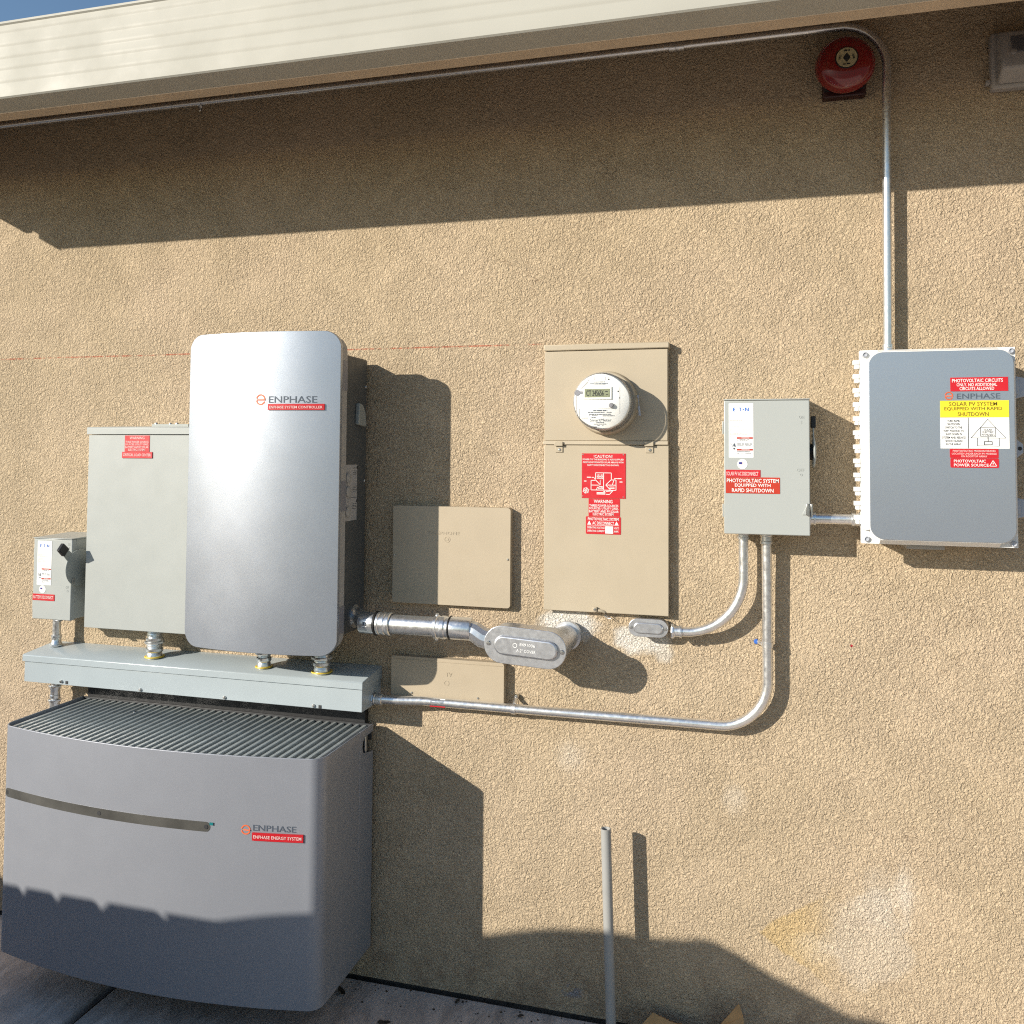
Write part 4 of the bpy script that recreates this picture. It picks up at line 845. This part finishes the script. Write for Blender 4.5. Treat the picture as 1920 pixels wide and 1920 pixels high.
MB().lathe((-1.0765, -0.160, 1.142), (1, 0, 0), [(0.030, 0), (0.0335, 0.002), (0.0335, 0.008), (0.031, 0.010), (0.031, 0.017), (0.0335, 0.019), (0.0335, 0.026), (0.0315, 0.028), (0.0315, 0.034), (0.0345, 0.036), (0.0345, 0.042), (0.030, 0.044)], 32).build("compression_nut", 'zinc', lcnd, smooth=25)
MB().cyl((-1.04, -0.160, 1.142), (-0.86, -0.160, 1.142), RL, 32).build("pipe", 'galv', lcnd)
mb = MB().lathe((-0.897, -0.160, 1.142), (1, 0, 0), [(0.029, 0), (0.0345, 0.002), (0.0345, 0.011), (0.032, 0.013), (0.032, 0.021), (0.0335, 0.023), (0.0335, 0.034), (0.031, 0.038), (0.031, 0.046)], 32)
mb.cyl((-0.890, -0.160, 1.172), (-0.890, -0.160, 1.181), 0.005, 10); mb.cyl((-0.890, -0.160, 1.112), (-0.890, -0.160, 1.104), 0.005, 10); mb.build("compression_nut", 'zinc', lcnd, smooth=25)
ring(-0.8505, 0.0345, 0.033, 0.005, "rubber_ring", 'black')
MB().lathe((-0.8455, -0.160, 1.142), (1, 0, 0), [(0.030, 0), (0.0325, 0.001), (0.0325, 0.060), (0.0305, 0.063), (0.020, 0.064)], 32).build("coupling", 'zinc', lcnd)
MB().tube([(-0.790, -0.160, 1.141), (-0.776, -0.160, 1.136), (-0.752, -0.157, 1.120), (-0.722, -0.155, 1.112)], [0.0265, 0.029, 0.030, 0.0295], 12).build("offset_fitting", 'alu', lcnd, smooth=20)

bb = thing("oval_pipe_fitting", "large silver oval conduit fitting standing off the wall left of the small one", "conduit fitting", (-0.61, 0, 1.108))
tl = math.radians(-3.2); bx, bz = -0.6145, 1.1085
mb = obround(MB(), bx, bz, 0.115, 0.0485, -0.192, -0.118, tl); mb.build("housing", 'alu', bb, bevel=0.006, segs=3)
MB().tube([(bx+0.074, -0.135, bz-0.003), (bx+0.082, -0.06, bz+0.001), (bx+0.086, 0.004, bz+0.004)], [0.041, 0.037, 0.034], 32).build("rear_hub", 'alu', bb)
MB().lathe((bx+0.0845, -0.028, bz+0.0035), (0.05, 1, 0.03), [(0.034, 0), (0.042, 0.001), (0.042, 0.016), (0.034, 0.018)], 32).build("hub_collar", 'alu', bb)
cv = obround(MB(), bx-0.001, bz, 0.1195, 0.0525, -0.1985, -0.1925, tl).build("cover", 'alu', bb, bevel=0.0015)
obround(MB(), bx+0.003, bz, 0.092, 0.0265, -0.2085, -0.1986, tl).build("raised_panel", 'alu', cv, bevel=0.005, segs=3)
t = MB(); t.text("E491006", bx+0.010, bz+0.0085, 0.044, 0.0085, -0.2091, 0.01, rot=tl); t.text("A 2\" COVER", bx+0.006, bz-0.0085, 0.056, 0.0085, -0.2091, 0.008, rot=tl)
t.lathe((bx-0.026, -0.2086, bz+0.006), (0, -1, 0), [(0.0065, 0), (0.0065, 0.0005), (0.005, 0.0005), (0.005, 0)], 18); t.build("raised_lettering", 'white', cv, smooth=0)
screws(cv, [(bx-0.106, -0.1985, bz+0.006), (bx+0.106, -0.1985, bz-0.006)], 0.0065, h=0.004)

# ------------------------------------------------------------------ battery
q0, q1, qz0, qz1 = -2.236, -1.146, 0.124, 0.803
qc, qh = (q0+q1)/2, (q1-q0)/2
def by(x): u = (x-qc)/qh; return -0.427+0.062*u*u
bt = thing("battery_unit", "big dark grey wall battery with a slatted top and a curved front, bottom left", "battery", (qc, 0, qz0))
# shell outline seen from above: right side, rounded corner, bowed front, rounded corner, left side
rc = 0.040; out = []
yR = by(q1-rc); 
out.append((q1, -0.125)); out.append((q1, yR+rc+0.004))
for i in range(1, 10):
    a = math.radians(90*i/10); out.append((q1-rc+rc*math.cos(a), yR+rc*(1-math.sin(a))+0.004*(1-i/10)))
for i in range(0, 41):
    x = (q1-rc)+(q0+rc-(q1-rc))*i/40; out.append((x, by(x)))
for i in range(1, 10):
    a = math.radians(90+90*i/10); out.append((q0+rc+rc*math.cos(a), yR+rc*(1-math.sin(a))+0.004*i/10))
out.append((q0, yR+rc+0.004)); out.append((q0, -0.030))
def offset(pts, d_):
    res = []
    for i, p in enumerate(pts):
        a = Vector(pts[max(i-1, 0)]); b = Vector(pts[min(i+1, len(pts)-1)]); t_ = (b-a).normalized(); n_ = Vector((t_.y, -t_.x)); res.append(tuple(Vector(p)-n_*d_))
    return res
inn = offset(out, 0.0045)
cxy = Vector((qc, -0.2))
if (Vector(inn[30])-cxy).length > (Vector(out[30])-cxy).length: inn = offset(out, -0.0045)
mb = MB(); bm = mb.bm
A = [bm.verts.new((p[0], p[1], qz0)) for p in out]; B = [bm.verts.new((p[0], p[1], qz1)) for p in out]
C2 = [bm.verts.new((p[0], p[1], qz0)) for p in inn]; D2 = [bm.verts.new((p[0], p[1], qz1)) for p in inn]
for i in range(len(out)-1):
    bm.faces.new((A[i], A[i+1], B[i+1], B[i])); bm.faces.new((C2[i+1], C2[i], D2[i], D2[i+1])); bm.faces.new((B[i], B[i+1], D2[i+1], D2[i])); bm.faces.new((A[i+1], A[i], C2[i], C2[i+1]))
for i in (0, -1): bm.faces.new((A[i], B[i], D2[i], C2[i]))
mb.build("shell", 'battery', bt, bevel=0.0012, smooth=40)
MB().prism([(-0.1245, qz0), (-0.1245, qz1), (-0.030, qz1), (-0.030, qz1-0.022), (-0.090, qz1-0.024), (-0.102, qz1-0.032), (-0.107, qz1-0.048), (-0.104, qz1-0.064), (-0.094, qz1-0.072), (-0.030, qz1-0.082), (-0.030, qz0)], 'x', q1-0.0045, q1).build("side_panel", 'battery', bt, bevel=0.001)
box("shaded_gap_bracket", 'black', bt, q0+0.015, q1-0.030, -0.0275, -0.002, 0.70, 0.838, 0.002)  # black bracket; its height and colour stand in for deep shade under the trough
box("chassis", 'dark', bt, q0+0.02, q1-0.012, -0.335, -0.032, qz0+0.008, 0.740, 0.004)
box("grip_bar", 'galv', bt, q1-0.011, q1-0.006, -0.075, -0.060, qz1-0.100, qz1-0.010, 0.001)
pl = [(p[0], p[1]) for p in inn]; pl = [(p[0], p[1]) for p in pl if p[1] < -0.10]
MB().prism([(q1-0.006, -0.033)]+pl+[(q0+0.006, -0.033)], 'z', qz0+0.002, qz0+0.006).build("bottom_plate", 'dark', bt, smooth=0)
mb = MB(); npitch = 41; pitch = (q1-q0-0.030)/npitch
for i in range(npitch):
    x = q0+0.017+pitch*(i+0.5); hw = pitch*0.265
    yf = max(by(x)+0.0055, by(min(max(x, q0+rc), q1-rc))+0.0055)
    if x > q1-rc or x < q0+rc:
        e = (x-(q1-rc)) if x > q1-rc else ((q0+rc)-x); yf = yR + rc - math.sqrt(max(0, rc*rc-e*e)) + 0.007
    mb.prism([(x-hw, qz1-0.030), (x-hw, qz1-0.007), (x-hw*0.7, qz1-0.005), (x+hw*0.7, qz1-0.005), (x+hw, qz1-0.007), (x+hw, qz1-0.030)], 'y', yf, -0.036)
gr = mb.build("top_grille", 'grille', bt, smooth=0)
box("rear_rail", 'dark', bt, q0+0.005, q1-0.005, -0.0345, -0.028, qz1-0.05, qz1-0.001, 0.001)
screws(gr, [(-1.95, -0.125, qz1-0.0055), (-1.62, -0.120, qz1-0.0055), (-1.27, -0.115, qz1-0.0055)], 0.005, (0, 0, 1), h=0.003)
# window strip
mb = MB().panel(-2.214, -1.462, 0.5895, 0.6165, 0.0128, lambda x: by(x)-0.0010, 0.002, 40); ws = mb.build("window_strip", 'film', bt)
for x, m_ in ((-1.474, 'dark'), (-1.825, 'dark'), (-2.203, 'dark')):
    MB().lathe((x, by(x)-0.0008, 0.603), (0, -1, 0), [(0.006, 0), (0.006, 0.0012), (0, 0.0012)], 18).build("indicator", m_, ws)
MB().box(-1.463, -1.452, by(-1.46)-0.0022, by(-1.46)-0.0012, 0.609, 0.6165).build("film_tab", 'teal', bt, smooth=0)
brand_mark(bt, -1.371, -1.343, 0.590, 0.617, by, -1.336, -1.215, 0.602, 0.6185, "ENPHASE")
sticker(bt, "battery_placard", 'red', -1.337, -1.194, 0.5765, 0.598, 0, [("ENPHASE ENERGY SYSTEM", 0.5, 0.5, 0.94, 0.40, 0.01)], ink='pinkwhite', yf=lambda x: by(x)-0.0008, th=0.003)

# ------------------------------------------------------------------ standing PVC pipe
pp = thing("plastic_pipe", "open grey plastic pipe standing out of the ground in front of the wall", "pipe", (-0.387, -0.083, 0))
mb = MB(); a, b = Vector((-0.386, -0.083, -0.02)), Vector((-0.404, -0.083, 0.590)); ax = (b-a)
mb.lathe(a, ax, [(0.0143, 0), (0.0143, ax.length-0.0006), (0.0137, ax.length), (0.0117, ax.length), (0.0112, ax.length-0.001), (0.0112, 0.25)], 32); mb.build("tube", 'pvc', pp)

# ------------------------------------------------------------------ debris at the foot of the wall
def scrap(name, label, pts, edge, thick, loc, m='cardboard'):
    o = thing(name, label, "cardboard", loc)
    p = [Vector(q) for q in pts]; n = (p[1]-p[0]).cross(p[2]-p[0]).normalized()*thick
    if n.y > 0: n = -n
    mb = MB(); A = [mb.bm.verts.new(q) for q in p]; B = [mb.bm.verts.new(q+n) for q in p]
    mb.bm.faces.new(A); mb.bm.faces.new(B[::-1])
    for i in range(len(p)): mb.bm.faces.new((A[i], A[(i+1) % len(p)], B[(i+1) % len(p)], B[i]))
    mb.build("panel", m, o, smooth=0)
    mb = MB()
    for a_, b_ in edge:
        a_, b_ = Vector(a_), Vector(b_); k = 9
        for i in range(k):
            q = a_.lerp(b_, i/k); r_ = a_.lerp(b_, (i+0.8)/k); j = Vector((0, 0, random.uniform(0.002, 0.009)))
            v = [mb.bm.verts.new(x) for x in (q+n*0.1, r_+n*0.1, r_+j+n*0.5, q+j*0.6+n*0.5)]
            mb.bm.faces.new(v)
    if edge: mb.build("torn_edge", 'torn', o, smooth=0)
    return o
scrap("cardboard_scrap", "pale cardboard scrap with a torn top edge by the foot of the plastic pipe",
      [(-0.36, -0.10, 0.0), (-0.30, -0.07, 0.058), (-0.272, -0.055, 0.0855), (-0.225, -0.05, 0.066), (-0.19, -0.05, 0.060), (-0.165, -0.05, 0.058), (-0.15, -0.09, 0.0)],
      [((-0.260, -0.055, 0.0800), (-0.225, -0.05, 0.066)), ((-0.225, -0.05, 0.066), (-0.165, -0.05, 0.058))], 0.004, (-0.26, -0.08, 0))
scrap("cardboard_scrap", "brown cardboard corner with a clean pointed tip, right of the pale scrap",
      [(-0.26, -0.12, 0.0), (-0.09, -0.075, 0.100), (-0.041, -0.055, 0.152), (-0.030, -0.055, 0.120), (-0.005, -0.12, 0.0)],
      [], 0.005, (-0.12, -0.10, 0))
def leaf(x, y, s, a, label):
    mb = MB(); c, s2 = math.cos(a), math.sin(a)
    out_ = [(-1, 0), (-0.6, 0.28), (-0.1, 0.40), (0.4, 0.30), (1, 0), (0.4, -0.30), (-0.1, -0.38), (-0.6, -0.26)]
    cen = mb.bm.verts.new((x, y, 0.004)); R_ = []
    for i, p in enumerate(out_):
        R_.append(mb.bm.verts.new((x+s*(p[0]*c-p[1]*s2), y+s*(p[0]*s2+p[1]*c), 0.004+s*(0.05+0.35*random.random()))))
    for i in range(len(R_)): mb.bm.faces.new((cen, R_[i], R_[(i+1) % len(R_)]))
    o = mb.build("dry_leaf", 'leaf', None); tag(o, label, "leaf", "dry leaves at the foot of the wall")
leaf(-1.215, -0.085, 0.026, 2.4, "small dark leaf beside the battery's lower right corner"); leaf(-1.03, -0.185, 0.022, 0.2, "dark leaf on the slab farthest from the wall")
mb = MB()
for i in range(150):
    x = random.uniform(-1.6, 0.2); y = -abs(random.gauss(0, 0.05))-0.012; s2 = random.choice((0.0015, 0.002, 0.003, 0.005))
    q = [mb.bm.verts.new((x+s2*random.uniform(0.5, 1.3)*math.cos(a), y+s2*random.uniform(0.5, 1.3)*math.sin(a), 0.0005)) for a in (0, 1.6, 3.1, 4.7)]
    t_ = mb.bm.verts.new((x, y, s2*random.uniform(0.5, 1.2)))
    for k in range(4): mb.bm.faces.new((q[k], q[(k+1) % 4], t_))
db = mb.build("grit", 'leaf', None, smooth=0); tag(db, "dark grit and crumbs scattered on the slab along the wall", "grit", None, 'stuff')
leaf(-0.66, -0.045, 0.013, 0.5, "tiny leaf sliver close to the wall left of the pipe")

leaf(-0.86, -0.03, 0.012, 1.2, "small curled leaf against the wall base right of the battery")

# ------------------------------------------------------------------ fence and arched gate whose shadow falls on the battery and wall
fn = thing("wood_fence", "weathered dog-eared wooden picket fence opposite the wall", "fence", (-5.0, -1.9, 0))
proto = None; pw = 0.168; x = -3.082; widths = [0.221, 0.184, 0.163]; k = 0
while x > -8.0:
    wdt = widths[k] if k < 3 else 0.169
    if proto is None:
        mb = MB().prism([(-pw/2, 0.0), (pw/2, 0.0), (pw/2, 1.090), (pw/2-0.024, 1.118), (-pw/2+0.024, 1.118), (-pw/2, 1.090)], 'y', -0.009, 0.009)
        bmesh.ops.translate(mb.bm, verts=mb.bm.verts[:], vec=origin(fn)); proto = mb.build("picket", 'fence', fn, smooth=0); o = proto
    else: o = proto.copy(); link(o, fn)
    o.scale.x = (wdt-0.001)/pw; o.location = Vector((x-wdt/2, -1.9, 0))-origin(fn); x -= wdt; k += 1
box("rail", 'fence', fn, -8.0, -3.09, -1.948, -1.910, 0.20, 0.29, 0); box("rail", 'fence', fn, -8.0, -3.09, -1.948, -1.910, 0.86, 0.95, 0)
gt = thing("arched_gate", "wooden gate with a low arched top at the end of the fence", "gate", (-2.3, -1.9, 0))
prof = [(-3.082, 1.117), (-2.94, 1.117), (-2.81, 1.155), (-2.69, 1.183), (-2.574, 1.213), (-2.498, 1.228), (-2.35, 1.245), (-2.21, 1.245), (-2.10, 1.256), (-2.09, 1.266), (-2.026, 1.261), (-1.953, 1.233), (-1.873, 1.193), (-1.762, 1.155), (-1.698, 1.127), (-1.64, 1.110)]
def pz(x):
    for (xa, za), (xb, zb) in zip(prof, prof[1:]):
        if xa <= x <= xb: return za+(zb-za)*(x-xa)/(xb-xa)
    return 1.11
n = 10; e0, e1 = -3.081, -1.645
for i in range(n):
    xa, xb = e0+(e1-e0)*i/n, e0+(e1-e0)*(i+1)/n-0.0008
    top = [(xb+(xa-xb)*j/6, pz(xb+(xa-xb)*j/6)) for j in range(7)]
    MB().prism([(xa, 0.03), (xb, 0.03)]+top, 'y', -1.909, -1.891).build("gate_board", 'fence', gt, smooth=0)
box("gate_rail", 'fence', gt, e0, e1, -1.948, -1.910, 0.20, 0.29, 0); box("gate_rail", 'fence', gt, e0, e1, -1.948, -1.910, 0.86, 0.95, 0)
po = MB().box(-1.642, -1.552, -1.945, -1.855, -0.03, 1.10).build("gate_post", 'fence', gt, smooth=0)
